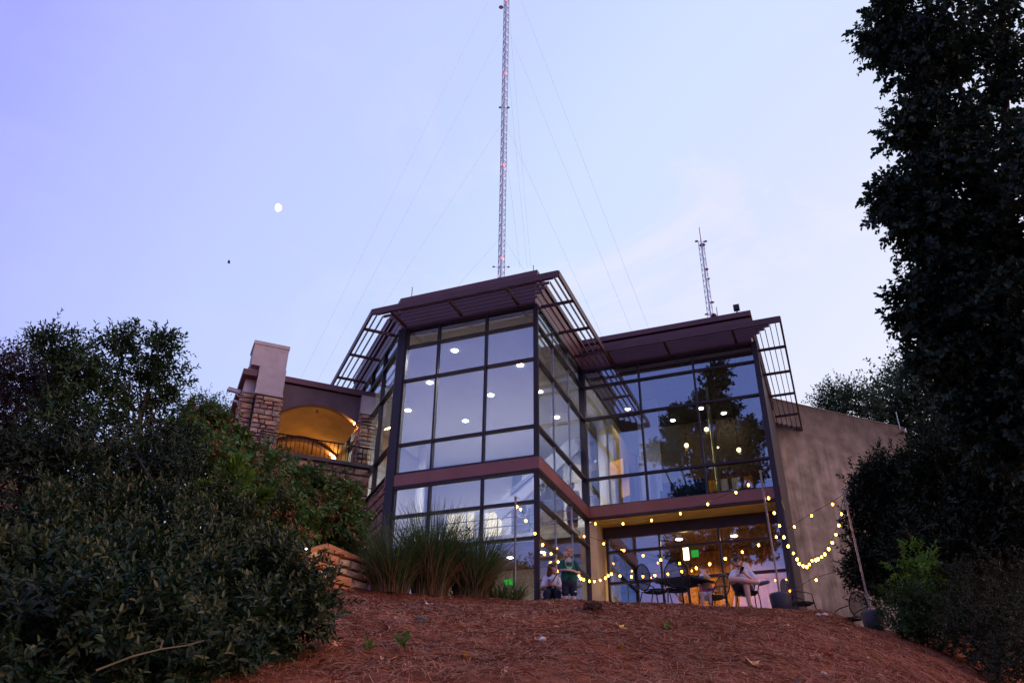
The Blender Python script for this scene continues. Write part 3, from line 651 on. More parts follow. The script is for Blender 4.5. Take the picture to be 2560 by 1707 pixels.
l4 = [(125, 620), (153, 697), (180, 762), (205, 820), (227, 866), (252, 903), (272, 932), (283, 955), (300, 967), (318, 972), (332, 960), (347, 940), (365, 936), (380, 930), (398, 922), (413, 906), (433, 880), (449, 849), (469, 807), (484, 760), (497, 702)]
string('deeply sagging bulb string hung between the two planter poles', (P2t, P3t), [q7(a_, b_, lerp(19.0, 19.2, (a_ - 120) / 380)) for a_, b_ in l4])
l5 = [(1460, 1340), (1510, 1358), (1559, 1374), (1608, 1387), (1652, 1398), (1698, 1407)]
string('bulb string slanting down from the near corner before the terrace glass', (at(1440, 1322, 23.6), at(1735, 1411, 22.4)), [at(x_, y_, lerp(23.5, 22.6, (x_ - 1460) / 240)) for x_, y_ in l5])
string('short bulb string drooping from the glass to the right planter', (bw(5.72, 5.0, 2.5), P3b + Vector((0, 0, .9))), [at(1975, 1475, 21.5), at(2040, 1448, 20.4)])

# ================================================================== TERRACE FURNITURE
def lattice(b, fn, nu, nv, w=.007):
    """crossed wires over a patch fn(u, v) -> point"""
    for k in range(nu + 1):
        u = k / nu; b.tube([fn(u, j / 6) for j in range(7)], w, 3, False)
    for k in range(nv + 1):
        v = k / nv; b.tube([fn(j / 6, v) for j in range(7)], w, 3, False)
def iron_chair(label, x, y, rz):
    t = thing('iron_chair', label, 'chair', (x, y, 0), rz, 'black wrought iron chairs on the terrace')   # faces -y
    def seat(u, v): 
        a = (u - .5) * .46; return Vector((a, (v - .5) * .44, .43 - .02 * (1 - (2 * u - 1) ** 2)))
    b = MB(); lattice(b, seat, 18, 18, .0045); tag(b.build('seat', black_metal, t), kind='stuff')
    MB().tube([Vector((.24 * cos(a) * (1.05 if abs(cos(a)) > .7 else 1), .23 * sin(a), .435)) for a in np.linspace(0, 2 * pi, 25)], .012, 6).build('seat_rim', black_metal, t)
    def oval(a, k=1.): return Vector((.25 * k * sin(a), .23 + .10 * (.5 + .5 * cos(a)) * 1 + .03, .70 + .27 * k * cos(a)))
    MB().tube([oval(a) for a in np.linspace(0, 2 * pi, 29)], .013, 6).build('back_rim', black_metal, t)
    bk = MB()
    for k in range(1, 22):
        xx = -.25 + .5 * k / 22; h = .27 * sqrt(max(0, 1 - (xx / .25) ** 2))
        bk.tube([Vector((xx, .26 + .10 * (.5 + .5 * (z / .27)), .70 + z)) for z in (-h, 0, h)], .0045, 3, False)
    for k in range(1, 24):
        z = -.27 + .54 * k / 24; w_ = .25 * sqrt(max(0, 1 - (z / .27) ** 2))
        bk.tube([Vector((-w_, .26 + .10 * (.5 + .5 * (z / .27)), .70 + z)), Vector((w_, .26 + .10 * (.5 + .5 * (z / .27)), .70 + z))], .0045, 3, False)
    tag(bk.build('back_mesh', black_metal, t), kind='stuff')
    for sx in (-1, 1):
        MB().tube([(sx * .22, -.2, .43), (sx * .235, -.24, .2), (sx * .24, -.25, 0)], .013, 6).build('leg', black_metal, t)
        MB().tube([(sx * .2, .2, .43), (sx * .215, .27, .2), (sx * .22, .33, 0)], .013, 6).build('leg', black_metal, t)
        MB().tube([(sx * .22, -.2, .43), (sx * .27, -.16, .6), (sx * .27, .0, .64), (sx * .25, .26, .66)], .012, 6).build('arm', black_metal, t)
    return t
def iron_table(label, x, y, rz, s=.92, h=.72):
    t = thing('iron_table', label, 'table', (x, y, 0), rz, 'black wrought iron tables on the terrace')
    b = MB(); lattice(b, lambda u, v: Vector(((u - .5) * s, (v - .5) * s, h)), 34, 34, .006); tag(b.build('mesh_top', black_metal, t), kind='stuff')
    for sx, sy in ((-1, -1), (1, -1), (1, 1), (-1, 1)):
        MB().tube([(sx * s * .42, sy * s * .42, h), (sx * s * .36, sy * s * .36, .3), (sx * s * .43, sy * s * .43, 0)], .016, 6).build('leg', black_metal, t)
        MB().beam((sx * s / 2, sy * s / 2, h), (-sy * s / 2, sx * s / 2, h), .03, .03).build('top_rim', black_metal, t)
tp = at(1713, 1456, 18.75); iron_table('black mesh top square table between the chairs on the terrace', tp.x, tp.y, radians(42))
c1 = at(1640, 1500, 18.25); iron_chair('empty iron chair left of the table, turned sideways', c1.x, c1.y, radians(118))
c2 = at(1697, 1500, 18.15); iron_chair('empty iron chair with its oval mesh back towards the camera before the table', c2.x, c2.y, radians(168))
cm_ = at(1868, 1500, 18.75); iron_chair('iron chair under the seated man in white shirt', cm_.x, cm_.y, radians(-8))
cg = at(1783, 1500, 19.05); iron_chair('iron chair under the blonde girl in pink', cg.x, cg.y, radians(-62))
cwm = at(1383, 1500, 18.95); iron_chair('iron chair under the woman in white beside the boy', cwm.x, cwm.y, radians(25))
cf = at(2122, 1520, 20.3); iron_chair('lone iron chair near the base of the concrete wall', cf.x, cf.y, radians(200)).location.z = gz(cf.x, cf.y)
cl_ = at(2002, 1500, 20.2); iron_chair('folded looking iron chair seen edge on beside the planter and wall', cl_.x, cl_.y, radians(95))
# things on the table
q = lambda dx, dy: Vector((tp.x + dx, tp.y + dy, .727))
t = thing('drink_can', 'tall blue and white drink can on the table edge', 'can', q(.36, -.05))
MB().lathe([(0, 0), (.034, 0), (.036, .01), (.036, .12), (0, .12)], 14).build('can_body', M('can_blue', (.06, .06, .22), .35, .4), t, True); MB().lathe([(.037, .12), (.034, .15), (.02, .165), (0, .165)], 14).build('can_top', M('can_white', (.7, .7, .75), .4), t, True)
t = thing('snack_box', 'dark blue box lying on the table beside the can', 'box', q(.24, .02)); MB().box((0, 0, .055), (.17, .12, .11)).build('carton', M('box_blue', (.03, .03, .11), .5), t); MB().box((0, -.062, .07), (.12, .003, .03)).build('box_print', M('can_white', (.7, .7, .75), .4), t)
t = thing('paper_cup', 'white paper cup standing on the table', 'cup', q(.10, .03)); MB().lathe([(0, 0), (.03, 0), (.042, .09), (.044, .095)], 14).build('cup', M('paper_white', (.75, .72, .68), .7), t, True)
MB().lathe([(.035, .03), (.0385, .06)], 14).build('cup_sleeve', M('paper_tan', (.4, .27, .15), .8), t, True)
# hawk silhouettes stuck on the panes
def decal(label, u, v, z, s, rot):
    t = thing('bird_sticker', label, 'sticker', bw(u, v, z), ROTB, 'bird silhouettes on the glass')
    out = [(0, .5), (.10, .30), (.12, .12), (.5, .05), (.95, -.25), (.55, -.15), (.15, -.12), (.10, -.35), (.16, -.62), (0, -.55), (-.16, -.62), (-.10, -.35), (-.15, -.12), (-.55, -.15), (-.95, -.25), (-.5, .05), (-.12, .12), (-.10, .30)]
    c_, s2 = cos(rot), sin(rot)
    MB().sweep([(s * (x * c_ - y * s2), 0, s * (x * s2 + y * c_)) for x, y in out], (0, -.003, 0)).build('silhouette', M('sticker_black', (.008, .008, .01), .6), t)
decal('black hawk shaped sticker on the terrace glass by the green sign', 2.83, 5.335, 2.52, .14, 1.1)
decal('black hawk shaped sticker on the front glass behind the grass', -1.85, -.03, 2.55, .14, -.8)
# inside: exit signs, sculpture, bench, mural
green_m = EM('exit_green', (.06, .8, .08), .8)
def exit_sign(label, u, v, z, w=.34, h=.22, rz=0):
    t = thing('exit_sign', label, 'sign', bw(u, v, z), ROTB + rz, 'green lit signs inside')
    MB().box((0, 0, 0), (w, .05, h)).build('panel', green_m, t); MB().box((0, .04, 0), (w + .04, .03, h + .04)).build('backing', M('sign_grey', (.3, .3, .3), .5), t)
exit_sign('green lit sign hanging behind the terrace glass', 2.95, 5.75, 2.95, .2, .2)
exit_sign('green glowing sign seen low through the front glass behind the grass', -1.55, 2.0, 1.62, .24, .15)
t = thing('wall_sconce', 'bright yellow wall light left of the hanging green sign', 'lamp', bw(2.55, 6.6, 3.2), ROTB)
MB().box((0, 0, 0), (.16, .06, .4)).build('sconce_glass', EM('sconce_glow', (1, .68, .25), 14), t); MB().box((0, .05, .0), (.2, .03, .46)).build('sconce_plate', bronze, t)
t = thing('curl_sculpture', 'pale sculpture of looping curls hanging inside the front glass', 'sculpture', bw(-2.0, 5.6, 4.4), ROTB)
r_ = random.Random(5)
for k in range(9):
    c0 = Vector((r_.uniform(-.5, .5), r_.uniform(-.1, .1), r_.uniform(0, 1.5))); R_ = r_.uniform(.12, .26)
    MB().tube([c0 + Vector((R_ * (1 - .5 * i / 24) * cos(i * .42), .02 * i / 24, R_ * (1 - .5 * i / 24) * 1.4 * sin(i * .42))) for i in range(25)], .022, 5).build('curl', M('pale_metal', (.4, .4, .42), .5), t)
t = thing('shelf_wall', 'brown shelf wall with rows of pale frames upstairs behind the right glazing', 'shelf', bw(3.6, 9.2, 4.25), ROTB)
MB().bb(-1.0, 1.2, -.1, .1, .1, 2.3).build('back_panel', M('brown_board', (.16, .07, .04), .6, 0, .3, 3), t)
for i in range(5):
    for j in range(3): MB().bb(-.9 + i * .42, -.9 + i * .42 + .28, -.14, -.105, .35 + j * .65, .35 + j * .65 + .42).build('picture', white_w if (i + j) % 3 else orange, t)
t = thing('lounge_bench', 'black upholstered bench upstairs behind the right glazing, partly standing in for the mirrored tree', 'bench', bw(2.9, 5.3, 4.25), ROTB)  # dark bench form, partly in place of the mirrored foot of the tree
MB().bb(-.7, .7, -.3, .3, .22, .48).build('seat', M('black_leather', (.015, .015, .018), .4), t); MB().bb(-.7, .7, .2, .34, .45, .9).build('backrest', M('black_leather', (.015, .015, .018), .4), t)
for sx in (-.6, .6): MB().bb(sx - .03, sx + .03, -.25, .25, 0, .22).build('leg', bronze, t)
t = thing('brass_column', 'slim brass sheathed column behind the right glazing', 'column', bw(3.95, 5.1, 4.25), ROTB)
MB().lathe([(.07, 0), (.07, 4.5)], 14).build('shaft', M('brass', (.55, .40, .12), .3, .7), t, True)
MB().lathe([(.1, 0), (.1, .06), (.07, .1)], 14).build('base', M('brass', (.55, .40, .12), .3, .7), t, True)

def bplane(px, py, v):
    d = ray(px, py); q = bw(0, v); return EYE + d * ((q - EYE).dot(BV) / d.dot(BV))
glow_m = EM('pendant_glow', (1, .62, .25), 14)
for (px, py, s_, lab) in ((1766, 1073, 1., 'warm globe pendant highest behind the upper right glazing'), (1716, 1113, 1., 'warm globe pendant to the left behind the upper right glazing'), (1847, 1124, 1., 'warm globe pendant to the right behind the upper right glazing'), (1795, 1118, .45, 'small dim pendant between the warm globes upstairs')):
    p = bplane(px, py, 7.4); t = thing('pendant_lamp', lab, 'lamp', p, 0, 'pendant lamps in the upper gallery')
    MB().ball((0, 0, 0), .07 * s_, 12, 8).build('globe', glow_m, t, True); MB().tube([(0, 0, .06 * s_), (0, 0, 8.70 - p.z)], .006, 4).build('cord', cord_m, t)
    if s_ == 1: 
        l = bpy.data.lights.new('pendant', 'POINT'); l.energy = 2; l.color = (1, .62, .3); l.shadow_soft_size = .07; lo = bpy.data.objects.new('pendant_light', l); COL.objects.link(lo); lo.parent = t; lo.location = (0, 0, -.09)

# ================================================================== PEOPLE
def organic(name, parts, mat, parent, voxel=.011, smooth=4):
    b = MB()
    for p in parts:
        if p[0] == 'c':
            _, a, ra, c, rc = p; b.tube([a, c], [ra, rc], 12); b.ball(a, ra, 12, 8); b.ball(c, rc, 12, 8)
        else: b.ball(p[1], p[2], 14, 10, p[3] if len(p) > 3 else None)
    me = b.mesh(name); o = bpy.data.objects.new(name, me); COL.objects.link(o)
    m = o.modifiers.new('r', 'REMESH'); m.mode = 'VOXEL'; m.voxel_size = voxel
    m = o.modifiers.new('s', 'SMOOTH'); m.iterations = smooth; m.factor = .5
    dg = bpy.context.evaluated_depsgraph_get(); me2 = bpy.data.meshes.new_from_object(o.evaluated_get(dg))
    bpy.data.objects.remove(o); me2.name = name
    me2.materials.clear(); me2.materials.append(mat); me2.polygons.foreach_set('use_smooth', [True] * len(me2.polygons))
    return put(name, me2, mat, parent)
V = Vector
def limb(*pr):
    """chain of (point, radius)"""
    return [('c', V(a), ra, V(b), rb) for (a, ra), (b, rb) in zip(pr[:-1], pr[1:])]
def hand(wrist, d, curl, side, s=1.):
    """palm, four unequal bent fingers and a thumb leaving the side of the palm"""
    wrist = V(wrist); d = V(d).normalized(); curl = V(curl); curl = (curl - d * curl.dot(d)).normalized(); side = V(side); side = (side - d * side.dot(d) - curl * side.dot(curl)).normalized()
    out = [('c', wrist, .021 * s, wrist + d * .045 * s, .026 * s)]
    palm = wrist + d * .05 * s
    for k, L in enumerate((.062, .07, .065, .05)):
        r0 = palm + side * (.030 - .02 * k) * s + d * .018 * s; m = r0 + d * L * .5 * s + curl * L * .28 * s; e = m + d * L * .2 * s + curl * L * .5 * s
        out += limb((r0, .0095 * s), (m, .0088 * s), (e, .008 * s))
    th0 = wrist + d * .02 * s + side * .026 * s; th1 = th0 + (d * .55 + side * .8) .normalized() * .032 * s; th2 = th1 + (d * .8 + curl * .6).normalized() * .028 * s
    return out + limb((th0, .012 * s), (th1, .0105 * s), (th2, .009 * s))
def head_parts(c, f, up, s=1., jaw=1.):
    """skull, face, nose, ears, chin; f is where the face points"""
    c = V(c); f = V(f).normalized(); up = V(up); up = (up - f * up.dot(f)).normalized(); sd = f.cross(up)
    R = Matrix((sd, f, up)).transposed()
    P = [('e', c + up * .03 * s, (.074 * s, .092 * s, .088 * s), R), ('e', c - up * .035 * s + f * .022 * s, (.060 * s, .066 * s, .078 * s * jaw), R),
         ('e', c - up * .098 * s + f * .058 * s, (.026 * s, .022 * s, .02 * s), R),
         ('c', c + f * .083 * s + up * .012 * s, .010 * s, c + f * .104 * s - up * .028 * s, .0155 * s),
         ('e', c + f * .084 * s - up * .062 * s, (.026 * s, .012 * s, .010 * s), R), ('e', c + f * .08 * s + up * .03 * s, (.05 * s, .014 * s, .012 * s), R)]
    for k in (-1, 1): P.append(('e', c + sd * k * .075 * s - f * .005 * s - up * .005 * s, (.012 * s, .022 * s, .032 * s), R))
    return P, (c, f, up, sd, R, s)
def face_details(t, fr, skin_dark, eye_c=(.05, .035, .03)):
    c, f, up, sd, R, s = fr
    for k in (-1, 1):
        MB().ball(c + f * .082 * s + sd * k * .031 * s + up * .006 * s, (.011 * s, .008 * s, .006 * s), 8, 6, R).build('eye', M('eye_dark', eye_c, .3), t, True)
        MB().tube([c + f * .088 * s + sd * k * .014 * s + up * .026 * s, c + f * .084 * s + sd * k * .046 * s + up * .027 * s], .0045 * s, 5).build('eyebrow', skin_dark, t)
    MB().ball(c + f * .094 * s - up * .062 * s, (.024 * s, .006 * s, .006 * s), 8, 6, R).build('mouth', M('lip', (.35, .12, .11), .6), t, True)
skin = M('skin', (.62, .35, .265), .55, 0, .06, 6, 0, 30, .35)
rs = random.Random(9)
def hair_cap(name, fr, mat, parent, back=1., low=-.02, extra=()):
    c, f, up, sd, R, s = fr; P = [('e', c + up * .047 * s - f * .014 * s, (.085 * s, .098 * s, .086 * s), R), ('e', c - f * .042 * s + up * low * s, (.078 * s, .064 * s, .078 * s), R)]
    for _ in range(26):
        a = rs.uniform(-2.6, 2.6); h = rs.uniform(.02, .125); rad = .078 * sqrt(max(.05, 1 - ((h - .045) / .095) ** 2))
        P.append(('e', c + (f * cos(a) * rad * 1.15 + sd * sin(a) * rad) * s + up * h * s - f * .012 * s, (.024 * s, .024 * s, .017 * s), R))
    P += list(extra); return organic(name, P, mat, parent, .009, 2)

# ---- boy: stands facing us, head turned to our left and up, hands together before the chest
bp_ = at(1425, 1536, 18.35)
boy = thing('person', 'boy in green t-shirt and navy shorts standing and looking up to the left', 'person', (bp_.x, bp_.y, 0))
hp, hf = head_parts((-.02, -.01, 1.335), (-.93, -.22, .30), (.25, 0, 1), 1.0)
body = hp + limb(((-.005, .01, 1.26), .045), ((0, .02, 1.18), .052)) + limb(((0, .02, 1.12), .10), ((0, .01, .95), .10), ((0, .01, .82), .105))
body += limb(((-.145, .01, 1.12), .042), ((-.215, -.03, .93), .036), ((-.10, -.19, .91), .028), ((-.055, -.21, .905), .021)) + hand((-.05, -.215, .905), (.8, -.15, .0), (0, .5, -.6), (0, -.6, .6), .85)
body += limb(((.145, .01, 1.12), .042), ((.225, -.02, .875), .036), ((.10, -.18, .885), .028), ((.045, -.215, .90), .021)) + hand((.04, -.22, .90), (-.8, -.1, .1), (0, .5, -.6), (0, -.6, .6), .85)
for sx in (-1, 1): body += limb(((sx * .075, .01, .80), .085), ((sx * .085, .0, .44), .056), ((sx * .09, .03, .26), .052), ((sx * .09, .03, .07), .034)) + limb(((sx * .09, .04, .035), .033), ((sx * .10, -.10, .028), .03))
organic('body', body, skin, boy)
green_t = M('green_cotton', (.012, .085, .045), .85, 0, .2, 8, .3, 40)
organic('shirt', limb(((0, .015, 1.15), .075), ((0, .01, 1.02), .13), ((0, .01, .88), .135)) + limb(((-.045, .01, .98), .115), ((-.065, .01, .80), .115), ((-.07, .01, .735), .115)) + limb(((.045, .01, .98), .115), ((.065, .01, .80), .115), ((.07, .01, .735), .115)) + limb(((-.05, .015, 1.15), .07), ((-.14, .01, 1.12), .056), ((-.20, -.02, .985), .058)) + limb(((.05, .015, 1.15), .07), ((.14, .01, 1.12), .056), ((.21, -.01, .96), .058)), green_t, boy)
navy = M('navy_cloth', (.012, .012, .026), .8, 0, .2, 8, .3, 40)
sh = organic('shorts', limb(((0, .01, .74), .12), ((-.04, .01, .66), .12), ((.04, .01, .66), .12)) + limb(((-.075, .01, .68), .095), ((-.088, .005, .50), .088), ((-.09, .005, .45), .086)) + limb(((.075, .01, .68), .095), ((.088, .005, .50), .088), ((.09, .005, .45), .086)), navy, boy)
MB().box((.13, -.075, .47), (.045, .01, .018), Matrix.Rotation(.5, 4, 'Z')).build('shorts_logo', M('can_white', (.7, .7, .75), .4), sh)
for sx in (-1, 1): organic('shoe', limb(((sx * .09, .05, .05), .045), ((sx * .105, -.12, .035), .04)), M('shoe_grey', (.1, .1, .12), .7), boy)
blond = M('blond_hair', (.40, .22, .10), .7, 0, .3, 30)
hair_cap('hair', hf, blond, boy); face_details(boy, hf, blond)
gp = MB(); gp.sweep([(-.06, -.142, 1.00), (.045, -.147, .995), (.055, -.152, .93), (.0, -.155, .90), (-.055, -.15, .93)], (0, -.012, 0)); gp.build('shirt_print', M('lime_print', (.13, .50, .06), .7, 0, .4, 40), boy)
bead = M('silver_beads', (.62, .70, .78), .2, .4); 
nk = [V((.085 * sin(a), -.03 - .115 * (.5 - .5 * cos(a)) - .02, 1.19 - .15 * (.5 - .5 * cos(a)) - .10 * max(0, -cos(a)))) for a in np.linspace(-pi, pi, 34)]
bm_ = MB()
for p in nk: bm_.ball(p, .011, 6, 4)
tag(bm_.build('bead_necklace', bead, boy), kind='stuff')

# ---- woman in white, seated left of the boy
wp = at(1383, 1500, 18.92)
wo = thing('person', 'woman in white top with auburn hair seated behind the boy', 'person', (wp.x - .03, wp.y, 0), 0)
hp, hf = head_parts((.04, -.03, 1.13), (.80, -.55, -.12), (0, 0, 1), 1.0)
body = hp + limb(((.02, .0, 1.05), .045), ((.0, .03, .95), .05)) + limb(((0, .03, .90), .11), ((0, .04, .72), .105), ((0, .05, .55), .13))
for sx in (-1, 1):
    body += limb(((sx * .09, .04, .52), .095), ((sx * .12, -.36, .50), .07), ((sx * .12, -.38, .28), .055), ((sx * .12, -.34, .06), .036)) + limb(((sx * .12, -.33, .035), .03), ((sx * .12, -.47, .028), .028))
body += limb(((-.15, .03, .90), .045), ((-.20, -.06, .70), .038), ((-.09, -.24, .68), .028)) + hand((-.08, -.25, .68), (.6, -.5, .2), (.6, .3, 0), (0, 0, 1), .95)
body += limb(((.15, .03, .90), .045), ((.19, -.08, .70), .038), ((.06, -.25, .69), .028)) + hand((.05, -.26, .69), (-.7, -.3, .2), (-.2, .6, 0), (0, 0, 1), .95)
organic('body', body, skin, wo)
wt = M('white_cotton', (.66, .62, .66), .85, 0, .08, 8, .3, 40)
organic('top', limb(((0, .035, .90), .115), ((0, .02, .84), .135), ((0, .04, .70), .13), ((0, .05, .56), .15)) + limb(((-.06, .03, .93), .06), ((-.15, .03, .90), .06), ((-.205, -.05, .72), .052)) + limb(((.06, .03, .93), .06), ((.15, .03, .90), .06), ((.20, -.07, .72), .052)), wt, wo)
organic('trousers', limb(((0, .05, .54), .15), ((-.10, -.1, .52), .11), ((-.12, -.37, .50), .082), ((-.12, -.38, .2), .062)) + limb(((0, .05, .52), .14), ((.10, -.1, .52), .11), ((.12, -.37, .50), .082), ((.12, -.38, .2), .062)), navy, wo)
aub = M('auburn_hair', (.085, .028, .014), .6, 0, .4, 30)
c_, f_, u_, s_, R_, k_ = hf
hair_cap('hair', hf, aub, wo, extra=[('c', c_ - f_ * .05 + s_ * k * .05 + u_ * .02, .065, c_ - f_ * .06 + s_ * k * .065 - u_ * .16, .055) for k in (-1, 0, 1)] + [('e', c_ - f_ * .03 + s_ * rs.uniform(-.1, .1) - u_ * rs.uniform(0, .2), (.04, .04, .045)) for _ in range(14)]); face_details(wo, hf, aub)
MB().tube([(.12, -.085, .99), (.05, -.125, .86), (-.06, -.125, .72), (-.15, -.06, .58)], .012, 6).build('bag_strap', black_metal, wo)
tcup = thing('drink_cup', 'pink cup with purple lid held by the seated woman', 'cup', (wp.x - .10, wp.y - .31, .66))
MB().lathe([(0, 0), (.032, 0), (.04, .11)], 14).build('cup', M('pink_cup', (.65, .17, .25), .5), tcup, True); MB().lathe([(.042, .11), (.042, .13), (.03, .15), (0, .152)], 14).build('lid', M('purple_lid', (.12, .08, .30), .5), tcup, True)
tbag = thing('handbag', 'black handbag resting on the lap of the seated woman', 'bag', (wp.x - .03, wp.y - .16, .60))
organic('bag_body', [('e', V((0, 0, .03)), (.15, .09, .09))], M('black_leather', (.015, .015, .018), .4), tbag); MB().box((.02, -.092, .05), (.03, .01, .02)).build('clasp', M('brass', (.55, .40, .12), .3, .7), tbag)

# ---- man in white shirt, seated with one ankle over the knee, reading a phone
mp_ = at(1862, 1500, 18.68)
man = thing('person', 'man in white polo shirt seated with crossed legs looking at a phone', 'person', (mp_.x, mp_.y, 0))
hp, hf = head_parts((-.07, -.08, 1.075), (-.30, -.88, -.34), (-.12, -.3, 1), 1.02)
body = hp + limb(((-.04, -.02, .98), .05), ((.02, .05, .90), .056)) + limb(((.03, .07, .84), .125), ((.05, .10, .66), .13), ((.06, .10, .52), .15))
body += limb(((.20, .05, .86), .052), ((.28, -.06, .64), .042), ((.03, -.27, .74), .032)) + hand((.02, -.28, .75), (-.75, -.1, .55), (-.3, .6, .3), (0, -.2, 1), 1.)
body += limb(((-.15, .06, .86), .052), ((-.26, -.08, .68), .042), ((-.12, -.28, .76), .032)) + hand((-.11, -.29, .77), (.2, -.15, .8), (.6, .4, .1), (-.3, -.5, .3), 1.)
body += limb(((.13, .08, .50), .10), ((-.02, -.32, .52), .07), ((-.01, -.31, .36), .062), ((.02, -.27, .09), .04)) + limb(((.02, -.25, .045), .036), ((.0, -.44, .03), .034))           # planted leg
body += limb(((-.05, .08, .50), .10), ((-.30, -.30, .64), .072), ((-.10, -.40, .60), .062), ((.22, -.42, .545), .042)) + limb(((.25, -.41, .53), .036), ((.38, -.50, .54), .03))       # raised leg
organic('body', body, skin, man)
polo = M('white_polo', (.55, .53, .60), .85, 0, .08, 8, .3, 40)
organic('shirt', limb(((.02, .06, .88), .10), ((.03, .07, .80), .155), ((.05, .09, .66), .165), ((.06, .10, .53), .175)) + limb(((.08, .06, .90), .075), ((.20, .05, .86), .072), ((.265, -.02, .71), .072)) + limb(((-.04, .06, .90), .075), ((-.15, .06, .86), .072), ((-.23, -.02, .74), .07)), polo, man)
MB().tube([V((.02 + .075 * sin(a), .03 - .06 * cos(a), .955 + .012 * cos(a))) for a in np.linspace(-pi, pi, 20)], .016, 6).build('collar', polo, man)
greysh = M('grey_shorts', (.05, .05, .085), .85, 0, .2, 8, .3, 40)
organic('shorts', limb(((.06, .09, .52), .165), ((.10, .0, .50), .125), ((.01, -.24, .51), .098)) + limb(((.04, .09, .52), .15), ((-.10, .0, .52), .125), ((-.23, -.19, .60), .096)), greysh, man)
for a, b in (((.02, -.24, .05), (-.005, -.46, .035)), ((.25, -.41, .525), (.40, -.51, .545))): organic('shoe', limb((a, .046), (b, .042)), M('shoe_grey', (.1, .1, .12), .7), man)
brownh = M('dark_brown_hair', (.045, .022, .014), .65, 0, .3, 30)
hair_cap('hair', hf, brownh, man); face_details(man, hf, brownh)
c_, f_, u_, s_, R_, k_ = hf
organic('beard', [('e', c_ - u_ * .085 + f_ * .04, (.05, .045, .034), R_)] + [('e', c_ - u_ * .06 + f_ * .01 + s_ * k * .055, (.016, .03, .045), R_) for k in (-1, 1)], M('beard_hair', (.10, .045, .03), .8, 0, .3, 40), man, .008)
gl = MB()
for k in (-1, 1): gl.tube([c_ + f_ * .098 + u_ * .006 + s_ * k * .033 + (s_ * cos(a) * .026 + u_ * sin(a) * .019) for a in np.linspace(0, 2 * pi, 13)], .003, 4)
gl.tube([c_ + f_ * .102 + u_ * .008 + s_ * .008, c_ + f_ * .102 + u_ * .008 - s_ * .008], .003, 4)
gl.build('glasses', black_metal, man)
ph = thing('phone', 'black phone held up by the seated man', 'phone', (mp_.x - .08, mp_.y - .345, .83)); ph.rotation_euler = (.5, .15, .2)
MB().box((0, 0, 0), (.075, .012, .15)).build('case', black_metal, ph); MB().box((0, .0075, .0), (.066, .002, .135)).build('screen', M('phone_screen', (.05, .06, .08), .2), ph)

# ---- girl in pink at the table
gp_ = at(1768, 1500, 18.98)
gi = thing('person', 'small blonde girl in pink top seated at the table with lowered head', 'person', (gp_.x, gp_.y, 0))
hp, hf = head_parts((-.02, -.10, .80), (-.65, -.50, -.58), (-.3, -.3, .8), .92)
body = hp + limb(((.0, -.04, .72), .04), ((.01, .02, .66), .042)) + limb(((.01, .02, .62), .085), ((.02, .05, .50), .085), ((.02, .06, .46), .09))
body += limb(((-.10, .0, .63), .034), ((-.17, -.14, .55), .028), ((-.20, -.26, .62), .021)) + hand((-.20, -.27, .62), (-.3, -.6, .3), (0, .2, -1), (.7, 0, 0), .75)
body += limb(((.11, .01, .63), .034), ((.22, -.02, .56), .028), ((.12, -.14, .52), .021)) + hand((.11, -.15, .52), (-.6, -.5, .0), (0, .2, -1), (0, -.5, .6), .75)
for sx in (-1, 1): body += limb(((.02 + sx * .06, .05, .45), .065), ((sx * .09 - .07, -.22, .45), .046), ((sx * .09 - .07, -.24, .28), .042), ((sx * .09 - .07, -.20, .12), .028)) + limb(((sx * .09 - .07, -.2, .09), .025), ((sx * .09 - .08, -.3, .075), .023))
organic('body', body, skin, gi)
organic('top', limb(((.01, .02, .65), .07), ((.015, .02, .60), .10), ((.02, .05, .48), .115)) + limb(((.0, .01, .65), .055), ((-.10, .0, .63), .05), ((-.13, -.06, .59), .046)) + limb(((.0, .01, .65), .055), ((.11, .01, .63), .05), ((.16, .0, .595), .046)), M('pink_cotton', (.60, .14, .30), .85, 0, .3, 14), gi)
organic('shorts', limb(((.02, .06, .47), .11), ((-.06, -.06, .46), .078), ((-.13, -.15, .455), .068)) + limb(((.02, .06, .47), .11), ((.06, -.06, .46), .078), ((.03, -.15, .455), .068)), wt, gi)
gh = M('pale_blond_hair', (.50, .32, .14), .7, 0, .3, 30); c_, f_, u_, s_, R_, k_ = hf
hair_cap('hair', hf, gh, gi, extra=[('c', c_ - f_ * .05 + s_ * k * .05 + u_ * .0, .055, c_ - f_ * .02 + s_ * k * .085 + V((0, 0, -.20)), .038) for k in (-1, -.4, .4, 1)]); face_details(gi, hf, gh)
for sx in (-1, 1): organic('shoe', limb(((sx * .09 - .07, -.19, .085), .033), ((sx * .09 - .085, -.31, .075), .03)), M('pink_shoe', (.5, .12, .22), .7), gi)

# ---- visitor on the mezzanine, behind the rail
vp_ = bw(-1.15, 6.75, 4.24)
vi = thing('person', 'visitor in dark shirt standing at the upper rail inside the glass', 'person', vp_, ROTB)
hp, hf = head_parts((0, 0, 1.62), (-.5, -.8, -.1), (0, 0, 1), 1.02)
body = hp + limb(((0, 0, 1.54), .05), ((0, .02, 1.44), .056)) + limb(((0, .02, 1.36), .13), ((0, .02, 1.0), .13))
for sx in (-1, 1): body += limb(((sx * .09, .02, .92), .10), ((sx * .1, .02, .5), .068), ((sx * .1, .04, .08), .04)) + limb(((sx * .1, .05, .04), .036), ((sx * .1, -.15, .03), .032)) + limb(((sx * .2, .02, 1.38), .05), ((sx * .27, -.05, 1.1), .04), ((sx * .10, -.26, 1.12), .03)) + hand((sx * .09, -.27, 1.12), (-sx * .6, -.4, .1), (0, .3, -.8), (0, -.5, .6), 1.)
organic('body', body, skin, vi, .014)
